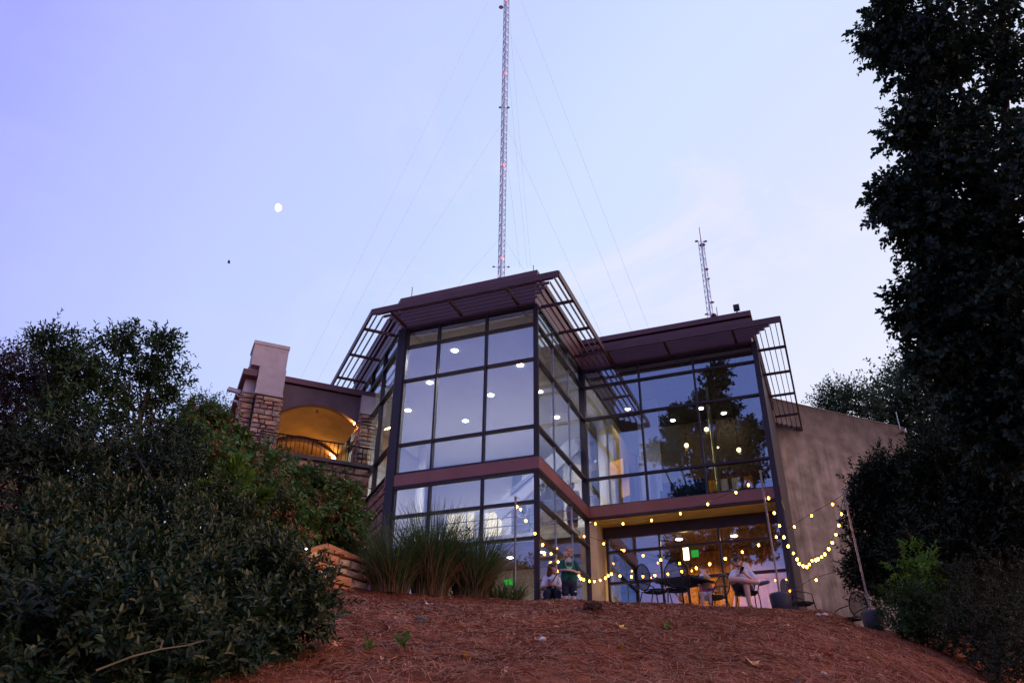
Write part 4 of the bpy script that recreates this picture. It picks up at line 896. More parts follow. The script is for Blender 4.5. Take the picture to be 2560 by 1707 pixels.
organic('shirt', limb(((0, .02, 1.40), .12), ((0, .02, 1.2), .165), ((0, .02, .98), .165)) + limb(((.05, .02, 1.42), .07), ((.2, .02, 1.38), .07), ((.26, -.03, 1.16), .062)) + limb(((-.05, .02, 1.42), .07), ((-.2, .02, 1.38), .07), ((-.26, -.03, 1.16), .062)), M('slate_cloth', (.05, .06, .09), .85), vi, .014)
organic('trousers', limb(((0, .02, .95), .15), ((-.1, .02, .85), .115), ((-.1, .03, .1), .075)) + limb(((0, .02, .95), .15), ((.1, .02, .85), .115), ((.1, .03, .1), .075)), navy, vi, .014)
hair_cap('hair', hf, brownh, vi); face_details(vi, hf, brownh)

# ================================================================== PLANTS
def unit(a): return a / np.maximum(np.linalg.norm(a, axis=-1, keepdims=True), 1e-9)
def mesh_np(name, verts, faces, rnd=None):
    me = bpy.data.meshes.new(name); n, m = len(verts), len(faces); k = faces.shape[1]
    me.vertices.add(n); me.vertices.foreach_set('co', np.ascontiguousarray(verts, np.float32).ravel())
    me.loops.add(m * k); me.loops.foreach_set('vertex_index', np.ascontiguousarray(faces, np.int32).ravel())
    me.polygons.add(m); me.polygons.foreach_set('loop_start', np.arange(0, m * k, k, dtype=np.int32))
    if rnd is not None:
        a = me.attributes.new('rnd', 'FLOAT', 'POINT'); a.data.foreach_set('value', np.ascontiguousarray(rnd, np.float32))
    me.update(calc_edges=True); return me
HEX = (np.array([0, .22, .62, 1, .62, .22]), np.array([0, -.42, -.40, 0, .40, .42]), np.array([0, .10, .06, -.12, .06, .10]))
RHO = (np.array([0, .42, 1, .42]), np.array([0, -.5, 0, .5]), np.array([0, .10, -.1, .10]))
def leaves_mesh(name, pos, d, nrm, L, W, rnd, tpl):
    tx, ty, tz = tpl; side = unit(np.cross(nrm, d)); nn = unit(np.cross(d, side))
    v = pos[:, None] + d[:, None] * (tx[None, :, None] * L[:, None, None]) + side[:, None] * (ty[None, :, None] * (L * W)[:, None, None]) + nn[:, None] * (tz[None, :, None] * L[:, None, None])
    k = len(tx); n = len(pos); base = np.arange(n)[:, None] * k
    f = np.concatenate([base + np.array([0, 1, 2, 3]), base + np.array([0, 3, 4, 5])]) if k == 6 else base + np.array([[0, 1, 2, 3]])
    if k == 4: f = np.concatenate([base + np.array([0, 1, 2]), base + np.array([0, 2, 3])])
    return mesh_np(name, v.reshape(-1, 3), f, np.repeat(rnd, k))
def foliage(r, blobs, clumps, shoots, m, cr, S, L, W, tpl=HEX, up=.35, tipshift=.0, hollow=.45, mix=.6, droop=.0):
    """blobs: (centre, radii). Shoots with alternate leaves, gathered in clumps, the clumps spread through each blob."""
    P, D, N, LL, RR, CC = [], [], [], [], [], []
    for (c, rad, wgt) in blobs:
        c = np.array(c); rad = np.array(rad); nc = max(3, int(clumps * wgt))
        q = unit(r.normal(size=(nc, 3))); rr_ = (hollow + (1 - hollow) * r.random(nc) ** .6)[:, None]
        cc = c + q * rad * rr_; CC.append(cc)
        sh = np.repeat(cc, shoots, 0) + r.normal(size=(nc * shoots, 3)) * cr
        cl = np.repeat(r.random(nc), shoots)
        out = unit((sh - c) / rad)
        sd = unit(out * .75 + np.array([0, 0, up]) + r.normal(size=sh.shape) * .55)
        a = unit(np.cross(sd, np.array([.3, .2, .9]))); b = np.cross(sd, a)
        sl = S * (.6 + .8 * r.random(len(sh)))
        for k in range(m):
            t = (k + .6) / m; ang = k * 2.4 + r.random(len(sh)) * .8
            rad_ = a * np.cos(ang)[:, None] + b * np.sin(ang)[:, None]
            p = sh + sd * (sl * t)[:, None] - np.array([0, 0, 1]) * (droop * sl * t * t)[:, None]
            d = unit(sd * (.35 + .6 * t) + rad_ * (1.0 - .45 * t) - np.array([0, 0, droop]) + r.normal(size=sh.shape) * .15)
            n = unit(sd + np.array([0, 0, .5]) + r.normal(size=sh.shape) * .25)
            P.append(p); D.append(d); N.append(n); LL.append(L * (.65 + .6 * r.random(len(sh))) * (1.05 - .35 * t))
            RR.append(np.clip(mix * cl + (1 - mix) * r.random(len(sh)) + tipshift * (t > .72), 0, 1))
    P, D, N, LL, RR = map(np.concatenate, (P, D, N, LL, RR))
    return P, D, N, LL, RR, np.concatenate(CC)
bark = M('bark', (.06, .045, .038), .95, 0, .3, 12, .8, 30, .1)
def plant(name, label, cat, base, blobs, mat, clumps=30, shoots=8, m=10, cr=.12, S=.25, L=.07, W=.42, trunk_r=.05, limbs=14, seed=1, group=None, part='crown', tpl=HEX, trunk='trunk', **kw):
    r = np.random.default_rng(seed); base = Vector(base); t = thing(name, label, cat, base, 0, group)
    wsum = np.mean([b[2] for b in blobs])
    P, D, N, LL, RR, CC = foliage(r, blobs, clumps, shoots, m, cr, S, L, W, tpl, **kw)
    b0 = np.array(base)
    put(part, leaves_mesh(part, P - b0, D, N, LL, W, RR, tpl), mat, t)
    b = MB(); cen = [Vector(x[0]) for x in blobs]; top = max(cen, key=lambda q: q.z)
    mid = sum(cen, Vector()) / len(cen)
    spine = [Vector((0, 0, -.15)), (mid - base) * .45 + Vector((r.normal() * .05, r.normal() * .05, 0)), (mid - base) * .8, (top - base)]
    b.tube(spine, [trunk_r, trunk_r * .8, trunk_r * .55, trunk_r * .2], 8)
    idx = r.permutation(len(CC))[:limbs * 3]
    for i, c in enumerate(cen[:limbs]):
        s0 = spine[1].lerp(spine[2], r.random()); e = c - base; b.tube([s0, s0.lerp(e, .5) + Vector((0, 0, .08 * e.length * .3)), e], [trunk_r * .42, trunk_r * .28, trunk_r * .14], 6)
    for i in idx:
        e = Vector(CC[i]) - base; c = min(cen, key=lambda q: (q - Vector(CC[i])).length) - base
        b.tube([c, c.lerp(e, .55) + Vector((0, 0, .03)), e], [trunk_r * .16, trunk_r * .12, trunk_r * .06], 4)
    b.build(trunk, bark, t, True)
    return t
def B(px, py, d, rp, sq=1., w=1.):
    p = at(px, py, d); k = rp * pxm(px, py, d); return (tuple(p), (k, k, k * sq), w)
def G(x, y, dz=0.): return (x, y, gz(x, y) + dz)
def gat(px, py, d): p = at(px, py, d); return G(p.x, p.y)

olive = LEAF('olive_leaf', [(0, (.006, .016, .007)), (.4, (.012, .030, .011)), (.65, (.024, .046, .014)), (.85, (.050, .066, .020)), (1, (.12, .115, .045))], .25)
deep = LEAF('deep_green_leaf', [(0, (.010, .024, .010)), (.5, (.024, .052, .018)), (.85, (.042, .082, .025)), (1, (.07, .115, .035))], .3)
purple = LEAF('purple_leaf', [(0, (0.0294, 0.0173, 0.0218)), (0.5, (0.0552, 0.0346, 0.0354)), (1, (0.0515, 0.0605, 0.0299))], .2)
hyd = LEAF('hydrangea_leaf', [(0, (0.0352, 0.0734, 0.0173)), (0.45, (0.0586, 0.1377, 0.026)), (0.68, (0.0978, 0.1561, 0.0289)), (0.8, (0.1955, 0.0826, 0.0289)), (1, (0.2737, 0.0734, 0.0433))], .3)
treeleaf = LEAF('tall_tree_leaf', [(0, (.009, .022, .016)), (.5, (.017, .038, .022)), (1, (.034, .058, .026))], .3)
farleaf = LEAF('far_tree_leaf', [(0, (0.0207, 0.0421, 0.0229)), (0.5, (0.0448, 0.081, 0.0382)), (1, (0.0776, 0.1215, 0.051))], .3)
bright = LEAF('bright_leaf', [(0, (0.0517, 0.1215, 0.0179)), (0.5, (0.0949, 0.2106, 0.0255)), (1, (0.1898, 0.3078, 0.0382))], .35)
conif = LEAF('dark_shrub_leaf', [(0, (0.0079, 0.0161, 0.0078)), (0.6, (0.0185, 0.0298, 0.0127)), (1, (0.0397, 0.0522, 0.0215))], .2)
rust = LEAF('rust_flower', [(0, (0.161, 0.068, 0.0333)), (0.5, (0.2737, 0.1134, 0.0536)), (1, (0.4186, 0.1966, 0.1011))], .2)

# ---- foreground shrub, bottom left: three plants grown together
plant('silverberry_shrub', 'large olive leaved shrub filling the lower left foreground', 'shrub', gat(260, 1640, 6.2),
      [B(140, 1540, 6.3, 130), B(330, 1520, 6.6, 130), B(500, 1510, 6.9, 100, 1, .8), B(100, 1640, 5.5, 165), B(330, 1640, 5.6, 150), B(520, 1610, 6.0, 85, 1, .6), B(670, 1470, 7.0, 75, 1, .6), B(770, 1500, 7.0, 38, 1, .25), B(720, 1560, 6.9, 40, 1, .25), B(10, 1480, 6.4, 100), B(260, 1450, 6.9, 100), B(640, 1570, 6.6, 55, 1, .4)],
      olive, 44, 8, 11, .062, .20, .078, .42, .045, 12, 3, 'shrubs on the left slope', 'foliage', tipshift=.30, trunk='stems', mix=.6, hollow=.6)
plant('silverberry_shrub', 'olive leaved shrub with pale upright shoots behind the foreground shrub', 'shrub', gat(330, 1460, 8.6),
      [B(60, 1350, 8.4, 85), B(220, 1340, 8.8, 80), B(370, 1330, 9.0, 80), B(520, 1350, 9.0, 75), B(640, 1400, 9.0, 60, 1, .7), B(450, 1410, 8.4, 100), B(200, 1420, 8.2, 100), B(640, 1450, 8.6, 65, 1, .7), B(120, 1280, 8.9, 35, 1, .3), B(300, 1265, 9.2, 35, 1, .3), B(450, 1275, 9.2, 35, 1, .3)],
      olive, 40, 8, 11, .065, .22, .078, .40, .045, 12, 4, 'shrubs on the left slope', 'foliage', tipshift=.35, up=.8, trunk='stems', mix=.55, hollow=.6)
# long pale shoots standing out of it
r = np.random.default_rng(40)
lb = [B(215, 1150, 9.0, 16), B(225, 1190, 9.0, 22), B(470, 1150, 9.2, 20), B(455, 1185, 9.2, 24), B(330, 1120, 9.4, 22), B(560, 1210, 9.3, 22), B(690, 1270, 9.6, 20)]
plant('shoot_cluster', 'long pale leafy shoots rising above the olive shrub', 'shrub', gat(380, 1320, 9.1), lb, olive, 5, 3, 9, .03, .22, .07, .36, .018, 8, 41, None, 'leaves', up=1.4, tipshift=.35, trunk='stems')
# ---- small tree on the left with open crown
plant('small_tree', 'small leafy tree with open dark crown on the left against the sky', 'tree', gat(410, 1230, 12.6),
      [B(345, 890, 12.5, 62), B(400, 870, 12.5, 36, 1, .5), B(290, 865, 12.5, 36, 1, .5), B(265, 935, 12.2, 42, 1, .7), B(420, 930, 12.6, 30, 1, .45), B(340, 960, 12.4, 48, 1, .8), B(255, 1020, 12.2, 48, 1, .7), B(390, 985, 12.6, 30, 1, .4), B(300, 1090, 12.2, 50, 1, .6), B(420, 1010, 12.6, 22, 1, .25)],
      deep, 21, 6, 9, .055, .24, .10, .36, .045, 10, 6, None, tipshift=.15)
plant('small_tree', 'slim leafy sapling with wispy top left of the small tree', 'tree', gat(190, 1200, 11.8),
      [B(125, 838, 11.8, 22, 1.3, .35), B(105, 858, 11.8, 14, 1, .2), B(160, 872, 11.8, 24, 1, .35), B(150, 920, 11.8, 34, 1, .5), B(190, 960, 11.8, 45, 1, .7), B(205, 905, 11.9, 22, 1, .3), B(170, 1040, 11.8, 60), B(120, 1100, 11.6, 70)],
      deep, 22, 6, 9, .06, .22, .09, .38, .035, 8, 7, None, tipshift=.2)
plant('purple_shrub', 'dark purple brown shrub at the far left edge', 'shrub', gat(40, 1150, 13.2),
      [B(55, 950, 13.2, 72), B(10, 1000, 13.2, 90), B(110, 985, 13, 60, 1, .7), B(60, 1070, 13, 110), B(0, 1120, 12.8, 90)], purple, 44, 8, 9, .11, .22, .07, .40, .05, 5, 8, None, 'foliage', trunk='stems')
plant('evergreen_shrub', 'dark evergreen shrub mass below the small tree on the left', 'shrub', gat(200, 1260, 10.8),
      [B(60, 1180, 10.8, 80), B(190, 1170, 10.8, 75), B(310, 1160, 11.2, 70), B(420, 1120, 12.6, 50, 1, .6), B(400, 1200, 10.8, 70)], conif, 44, 8, 9, .12, .24, .085, .42, .05, 6, 9, 'shrubs on the left slope', 'foliage', trunk='stems')
# ---- oak leaf hydrangeas below the porch, each plant its own
hy = [('on the hilltop at the left end of the hydrangea bank', [(505, 1070, 17.4, 42), (550, 1105, 17.4, 52), (470, 1115, 16.6, 52)]),
      ('below the stone pier in the hydrangea bank', [(640, 1165, 17.8, 48), (590, 1175, 17.2, 58), (690, 1205, 17.8, 52)]),
      ('below the porch railing in the hydrangea bank', [(765, 1230, 18.2, 52), (825, 1250, 18.6, 45), (730, 1270, 17.4, 62)]),
      ('in front of the weathered retaining wall', [(845, 1275, 18.0, 52), (800, 1310, 17.2, 65), (855, 1350, 17.3, 48)]),
      ('in the middle of the hydrangea bank', [(630, 1240, 16.0, 85), (540, 1190, 15.6, 80), (700, 1320, 15.8, 75)])]
for k, (where, bl) in enumerate(hy):
    bb_ = [B(*q) for q in bl]; c0 = at(bl[1][0], bl[1][1] + 90, bl[1][2])
    t = plant('hydrangea_shrub', 'hydrangea with browned flower heads ' + where, 'shrub', G(c0.x, c0.y), bb_, hyd, 40, 6, 7, .13, .24, .15, .62, .03, 3, 50 + k, 'hydrangeas below the porch', 'foliage', trunk='stems', droop=.25, mix=.35)
    r = np.random.default_rng(70 + k); P_ = []
    for (c, rad, w) in bb_:
        q = unit(r.normal(size=(9, 3)) * [1, 1, .8] + [0, -.8, .5]); P_.append(np.array(c) + q * np.array(rad) * 1.08)
    P_ = np.concatenate(P_); fl = np.repeat(P_, 44, 0) + r.normal(size=(len(P_) * 44, 3)) * [.045, .045, .075]
    d = unit(r.normal(size=fl.shape)); put('flower_heads', leaves_mesh('flower_heads', fl - np.array(t.location), d, unit(r.normal(size=fl.shape)), np.full(len(fl), .035), .8, r.random(len(fl)), RHO), rust, t)
plant('distant_tree', 'pale green treetop showing above the hydrangeas left of the pier', 'tree', (at(530, 1040, 34).x, at(530, 1040, 34).y, 1.5), [B(500, 1030, 34, 26), B(545, 1040, 34, 24), B(575, 1055, 34, 20), B(450, 1060, 34, 30)], farleaf, 36, 6, 7, .22, .4, .13, .5, .12, 4, 91, None, tpl=RHO)
# ---- young pine with bright soft needles
yp = at(585, 1265, 9.6); t = thing('young_pine', 'young pine sapling with bright green needle tufts among the shrubs', 'sapling', G(yp.x, yp.y))
r = np.random.default_rng(12); top_ = at(590, 1180, 9.6); stem = MB(); o0 = Vector(t.location); pts = [Vector((0, 0, 0)), (yp - o0), (top_ - o0)]
stem.tube(pts, [.02, .015, .008], 6)
tips = []
for (px, py) in ((590, 1165), (558, 1178), (615, 1195), (575, 1215), (605, 1235), (545, 1225), (510, 1225), (660, 1240), (530, 1250)):
    e = at(px, py, 9.6 + r.normal() * .12) - o0; s0 = pts[1].lerp(pts[2], min(1, max(0, (1265 - py - 30) / 90))); stem.tube([s0, s0.lerp(e, .6) + Vector((0, 0, -.02)), e], [.008, .006, .004], 5); tips.append((s0, e))
stem.build('stem', bark, t)
P_, D_ = [], []
for s0, e in tips:
    n = 330; tt = r.random(n)[:, None]; ax = np.array((e - s0).normalized()); P_.append(np.array(s0) * (1 - tt) + np.array(e) * tt); D_.append(unit(ax * .8 + np.array([0, 0, .35]) + r.normal(size=(n, 3)) * .42))
P_ = np.concatenate(P_); D_ = np.concatenate(D_)
put('needles', leaves_mesh('needles', P_, D_, unit(r.normal(size=P_.shape)), .14 + .07 * r.random(len(P_)), .022, .4 + .6 * r.random(len(P_)), RHO), bright, t)

# ---- ornamental grass clumps at the crest
grassm = LEAF('grass_blade', [(0, (.30, .14, .07)), (.18, (.25, .15, .07)), (.3, (.045, .068, .02)), (.65, (.05, .095, .026)), (.88, (.085, .13, .038)), (1, (.22, .20, .09))], .4)
def grass(label, px, d, h, n, spread, seed):
    r = np.random.default_rng(seed); p = at(px, 1480, d); g = G(p.x, p.y, -.02); t = thing('ornamental_grass', label, 'grass clump', g, 0, 'ornamental grasses at the crest')
    az_ = r.random(n) * 2 * pi; br = .30 * np.sqrt(r.random(n)); L = h * (.55 + .55 * r.random(n)); sp = spread * (.15 + .85 * r.random(n) ** 1.2)
    base = np.stack([br * np.cos(az_) * 1.2, br * np.sin(az_), 0 * az_], 1); a2 = az_ + r.normal(size=n) * .5; dh = np.stack([np.cos(a2), np.sin(a2), 0 * a2], 1)
    dry = r.random(n) < .16; L = np.where(dry, L * .6, L); sp = np.where(dry, sp * 1.7, sp)
    T = np.linspace(0, 1, 7); W = .0075 * (1 - .8 * T ** 1.5) * (1.15)
    sd = np.stack([-np.sin(a2 + r.normal(size=n)), np.cos(a2 + r.normal(size=n)), 0 * a2], 1); vs = []; 
    for k, tt in enumerate(T):
        q = base + dh * (L * sp * tt ** 1.7)[:, None] + np.array([0, 0, 1]) * (L * (tt - .38 * sp * tt ** 2.6))[:, None]
        vs += [q - sd * W[k], q + sd * W[k]]
    v = np.stack(vs, 1); nb = np.arange(n)[:, None] * 14
    f = np.concatenate([nb + np.array([2 * k, 2 * k + 1, 2 * k + 3, 2 * k + 2]) for k in range(6)])
    rv = np.where(dry, .1 * r.random(n), .3 + .65 * r.random(n)); rr = np.repeat(rv, 14).reshape(n, 14)
    tan = np.array([.12, .12, .2, .2] + [1] * 10); rr = np.where(tan < 1, np.minimum(rr, tan + .12 * r.random((n, 14))), rr)
    put('blades', mesh_np('blades', v.reshape(-1, 3), f, rr.ravel()), grassm, t)
    st = MB()                                                     # a few bare flower stalks
    for k in range(9):
        a = r.random() * 6.28; e = Vector((cos(a) * .45 * r.random(), sin(a) * .3, h * (.9 + .25 * r.random()))); st.tube([(0, 0, 0), e * .6 + Vector((0, 0, .1)), e], [.004, .003, .002], 4)
    tag(st.build('stalks', M('straw_stalk', (.22, .16, .09), .9), t), kind='stuff')
grass('leftmost of the tall ornamental grass clumps before the glass', 975, 16.5, 1.5, 1000, .8, 1)
grass('tallest ornamental grass clump in the middle of the row', 1075, 16.8, 1.95, 1500, .72, 2)
grass('right hand ornamental grass clump with arching blades near the pole', 1180, 17.0, 1.7, 1200, .8, 3)
grass('low dry grass tuft at the foot of the pole', 1262, 17.2, .55, 500, .9, 4)

# ---- right side: tall tree, shrubs, saplings, far trees
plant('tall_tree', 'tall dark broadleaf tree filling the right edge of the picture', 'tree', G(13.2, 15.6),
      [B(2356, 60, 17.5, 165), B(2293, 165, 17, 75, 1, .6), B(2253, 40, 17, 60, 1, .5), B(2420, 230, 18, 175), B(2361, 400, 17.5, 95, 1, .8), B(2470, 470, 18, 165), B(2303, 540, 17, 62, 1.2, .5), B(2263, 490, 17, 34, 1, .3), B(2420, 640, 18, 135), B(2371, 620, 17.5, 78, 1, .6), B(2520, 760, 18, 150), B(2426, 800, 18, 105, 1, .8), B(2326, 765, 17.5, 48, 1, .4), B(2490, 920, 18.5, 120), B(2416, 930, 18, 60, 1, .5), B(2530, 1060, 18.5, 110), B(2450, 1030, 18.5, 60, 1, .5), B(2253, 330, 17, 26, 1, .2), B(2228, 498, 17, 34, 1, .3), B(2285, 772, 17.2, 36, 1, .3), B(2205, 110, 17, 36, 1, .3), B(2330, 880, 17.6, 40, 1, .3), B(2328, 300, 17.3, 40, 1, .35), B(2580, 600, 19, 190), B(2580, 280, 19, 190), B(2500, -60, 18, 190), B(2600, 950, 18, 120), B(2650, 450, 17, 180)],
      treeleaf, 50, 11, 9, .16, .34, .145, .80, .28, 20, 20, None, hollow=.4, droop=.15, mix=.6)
plant('background_tree', 'leafy tree standing behind the end of the concrete wall', 'tree', (at(2340, 1000, 46).x, at(2340, 1000, 46).y, -2), [B(2245, 1000, 46, 60), B(2300, 950, 46, 62), B(2370, 940, 47, 70), B(2440, 970, 47, 75), B(2340, 1040, 46, 80), B(2440, 1070, 46, 85), B(2250, 1080, 46, 70), B(2510, 1020, 47, 80)], farleaf, 60, 6, 7, .45, .7, .26, .6, .3, 8, 21, None, tpl=RHO)
plant('background_tree', 'small feathery treetop peeping over the concrete wall', 'tree', (at(2110, 1000, 44).x, at(2110, 1000, 44).y, -2), [B(2105, 1000, 44, 32), B(2075, 1015, 44, 22, 1, .5), B(2140, 1015, 44, 26, 1, .6), B(2180, 1010, 44, 28, 1, .6)], farleaf, 34, 6, 8, .25, .7, .24, .4, .15, 4, 22, None, tpl=RHO)
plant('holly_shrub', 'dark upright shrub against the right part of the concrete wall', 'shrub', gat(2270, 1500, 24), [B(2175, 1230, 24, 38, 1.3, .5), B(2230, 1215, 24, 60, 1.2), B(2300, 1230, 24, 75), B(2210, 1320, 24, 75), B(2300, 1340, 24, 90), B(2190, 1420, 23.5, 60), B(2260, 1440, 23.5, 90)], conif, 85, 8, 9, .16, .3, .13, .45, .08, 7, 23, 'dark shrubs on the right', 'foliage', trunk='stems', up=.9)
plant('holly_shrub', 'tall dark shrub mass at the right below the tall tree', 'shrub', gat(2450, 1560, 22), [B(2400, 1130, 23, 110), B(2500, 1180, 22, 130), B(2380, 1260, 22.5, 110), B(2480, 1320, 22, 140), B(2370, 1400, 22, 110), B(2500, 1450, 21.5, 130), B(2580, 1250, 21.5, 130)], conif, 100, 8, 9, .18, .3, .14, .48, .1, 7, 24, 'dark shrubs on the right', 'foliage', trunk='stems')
plant('background_tree', 'dense dark woodland tree behind the right hand shrubs', 'tree', (at(2440, 1250, 44).x, at(2440, 1250, 44).y, -2), [B(2380, 1180, 44, 90), B(2460, 1150, 43, 110), B(2540, 1120, 42, 120), B(2360, 1300, 44, 100), B(2440, 1330, 42, 120), B(2540, 1320, 40, 130), B(2620, 1200, 40, 140), B(2480, 1450, 40, 120), B(2560, 1480, 38, 120)], conif, 90, 7, 7, .5, .7, .30, .62, .3, 8, 28, None, tpl=RHO)
plant('green_sapling', 'bright green sapling beside the rightmost planter', 'sapling', gat(2310, 1590, 19), [B(2290, 1395, 19, 26, 1.2, .4), B(2265, 1420, 19, 22, 1, .3), B(2315, 1425, 19, 26, 1, .4), B(2290, 1465, 19, 36, 1, .5)], bright, 16, 5, 9, .06, .25, .11, .45, .02, 4, 25, None, droop=.1)
plant('green_shrub', 'mid green leafy shrub at the foot of the sapling', 'shrub', gat(2300, 1610, 18.6), [B(2250, 1520, 18.6, 50, 1, .8), B(2310, 1520, 18.6, 58), B(2350, 1560, 18.4, 60), B(2270, 1570, 18.5, 50, 1, .7)], LEAF('mid_leaf', [(0, (.018, .042, .010)), (.5, (.032, .072, .014)), (1, (.06, .11, .022))], .35), 40, 7, 9, .09, .2, .08, .42, .03, 4, 26, None, 'foliage', trunk='stems')
plant('dark_shrub', 'low brownish shrub at the lower right corner', 'shrub', gat(2470, 1640, 17.5), [B(2420, 1560, 17.8, 75), B(2490, 1590, 17.4, 85), B(2560, 1580, 17, 90), B(2540, 1660, 16.5, 60, 1, .7), B(2400, 1480, 19, 70), B(2500, 1490, 18.5, 90)], LEAF('brown_leaf', [(0, (.018, .024, .010)), (.6, (.03, .036, .014)), (.85, (.055, .045, .02)), (1, (.09, .05, .022))], .3), 44, 7, 9, .12, .22, .08, .42, .04, 5, 27, None, 'foliage', trunk='stems')

# ---- trees behind the photographer, seen as reflections in the glass
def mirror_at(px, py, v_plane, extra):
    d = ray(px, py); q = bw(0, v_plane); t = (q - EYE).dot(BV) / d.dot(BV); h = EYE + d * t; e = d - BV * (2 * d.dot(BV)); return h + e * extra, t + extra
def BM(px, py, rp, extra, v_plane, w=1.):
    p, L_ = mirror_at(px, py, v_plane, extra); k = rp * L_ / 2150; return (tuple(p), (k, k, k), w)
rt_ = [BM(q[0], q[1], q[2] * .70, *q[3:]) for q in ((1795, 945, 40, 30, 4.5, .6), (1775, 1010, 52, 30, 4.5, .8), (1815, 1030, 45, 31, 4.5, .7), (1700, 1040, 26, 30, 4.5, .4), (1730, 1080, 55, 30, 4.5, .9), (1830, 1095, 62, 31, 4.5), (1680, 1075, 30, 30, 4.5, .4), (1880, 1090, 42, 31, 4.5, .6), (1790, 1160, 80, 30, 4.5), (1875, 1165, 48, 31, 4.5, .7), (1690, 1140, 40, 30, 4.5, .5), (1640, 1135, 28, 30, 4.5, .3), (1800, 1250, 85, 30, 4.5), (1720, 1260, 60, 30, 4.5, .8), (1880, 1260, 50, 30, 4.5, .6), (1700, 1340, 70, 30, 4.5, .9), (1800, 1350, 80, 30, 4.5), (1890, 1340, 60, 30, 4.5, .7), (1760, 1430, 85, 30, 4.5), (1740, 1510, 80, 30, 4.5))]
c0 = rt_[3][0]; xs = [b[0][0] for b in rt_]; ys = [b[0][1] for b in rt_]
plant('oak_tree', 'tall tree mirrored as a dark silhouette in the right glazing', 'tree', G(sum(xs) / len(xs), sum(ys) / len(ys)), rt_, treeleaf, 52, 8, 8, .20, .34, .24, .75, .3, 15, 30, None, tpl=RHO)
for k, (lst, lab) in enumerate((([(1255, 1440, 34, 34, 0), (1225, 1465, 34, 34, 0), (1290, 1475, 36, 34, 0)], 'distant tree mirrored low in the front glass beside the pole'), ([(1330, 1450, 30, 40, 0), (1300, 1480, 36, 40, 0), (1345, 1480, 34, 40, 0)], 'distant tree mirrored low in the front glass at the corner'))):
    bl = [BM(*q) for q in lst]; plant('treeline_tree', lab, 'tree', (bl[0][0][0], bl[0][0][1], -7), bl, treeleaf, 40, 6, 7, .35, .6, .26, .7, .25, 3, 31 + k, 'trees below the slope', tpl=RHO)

# ================================================================== PINE STRAW and LITTER
r = np.random.default_rng(99); N_ = 230000
x = r.uniform(-7.5, 12.0, N_); y = 4.3 + (18.2 - 4.3) * r.random(N_) ** .9
az_ok = (np.abs(x) < .72 * y + 1.2); terr = (x > .0) & (x < 6.8) & (y > 17.5) & (y < 27); keep = az_ok & ~terr; x, y = x[keep], y[keep]; n = len(x)
z = ground_z(x, y); a = r.random(n) * 2 * pi; L = .09 + .15 * r.random(n); bend = r.normal(size=n) * .5
d0 = np.stack([np.cos(a), np.sin(a), r.normal(size=n) * .10], 1); d1 = np.stack([np.cos(a + bend), np.sin(a + bend), r.normal(size=n) * .10], 1)
def onto(p, lift): p = p.copy(); p[:, 2] = ground_z(p[:, 0], p[:, 1]) + lift; return p
p0 = np.stack([x, y, z], 1); p1 = p0 + d0 * (L * .5)[:, None]; p2 = p1 + d1 * (L * .5)[:, None]
lift = r.random(n) * .03
p0 = onto(p0, lift * .6 + .002); p1 = onto(p1, lift + .010 + .01 * r.random(n)); p2 = onto(p2, lift * .8 + .004 + .02 * r.random(n) ** 3)
w = (.0012 + .0014 * r.random(n)) * (1 + .05 * y); s_ = np.stack([-np.sin(a), np.cos(a), .4 * r.normal(size=n)], 1) * w[:, None]
v = np.stack([p0 - s_, p0 + s_, p1 - s_, p1 + s_, p2 - s_ * .5, p2 + s_ * .5], 1).reshape(-1, 3); b_ = np.arange(n)[:, None] * 6
strawm = LEAF('pine_needle', [(0, (.11, .033, .017)), (.35, (.24, .072, .032)), (.7, (.38, .130, .060)), (.9, (.50, .215, .105)), (1, (.64, .40, .24))], .1, .6)
pn = put('pine_straw', mesh_np('pine_straw', v, np.concatenate([b_ + np.array([0, 1, 3, 2]), b_ + np.array([2, 3, 5, 4])]), np.repeat(np.clip(.5 * r.random(n) + .5 * (.5 + .5 * vnoise(x, y, 1.7, 3)) * r.random(n) ** .5 + .05, 0, 1), 6)), strawm)
tag(pn, 'reddish brown fallen pine needles covering the slope', 'pine straw', kind='stuff')
def fallen(pos, ang, size, n_rnd, name, mat, tilt=.35):
    k = len(pos); d = unit(np.stack([np.cos(ang), np.sin(ang), tilt * r.normal(size=k)], 1)); nn = unit(np.stack([.5 * r.normal(size=k), -.35 + .4 * r.normal(size=k), np.ones(k)], 1))
    return leaves_mesh(name, pos, d, nn, size, .75, n_rnd, HEX)
litter = LEAF('litter_leaf', [(0, (.09, .035, .025)), (.4, (.24, .09, .05)), (.7, (.38, .16, .08)), (.88, (.50, .26, .13)), (1, (.62, .46, .38))], .15)
n = 1100; x = r.uniform(-6, 11, n); y = r.uniform(4.6, 17.3, n); lp = np.stack([x, y, ground_z(x, y) + .03], 1)
tag(put('leaf_litter', fallen(lp, r.random(n) * 6.28, .035 + .05 * r.random(n), r.random(n) ** 1.3, 'leaf_litter', litter), litter), 'scattered small dead leaves lying on the pine straw', 'leaf litter', kind='stuff')
def gp(px, py):
    """where the line of sight through a pixel meets the slope"""
    d_ = ray(px, py); t_ = 3.
    while t_ < 40:
        p = EYE + d_ * t_
        if p.z < gz(p.x, p.y): break
        t_ += .03
    return p
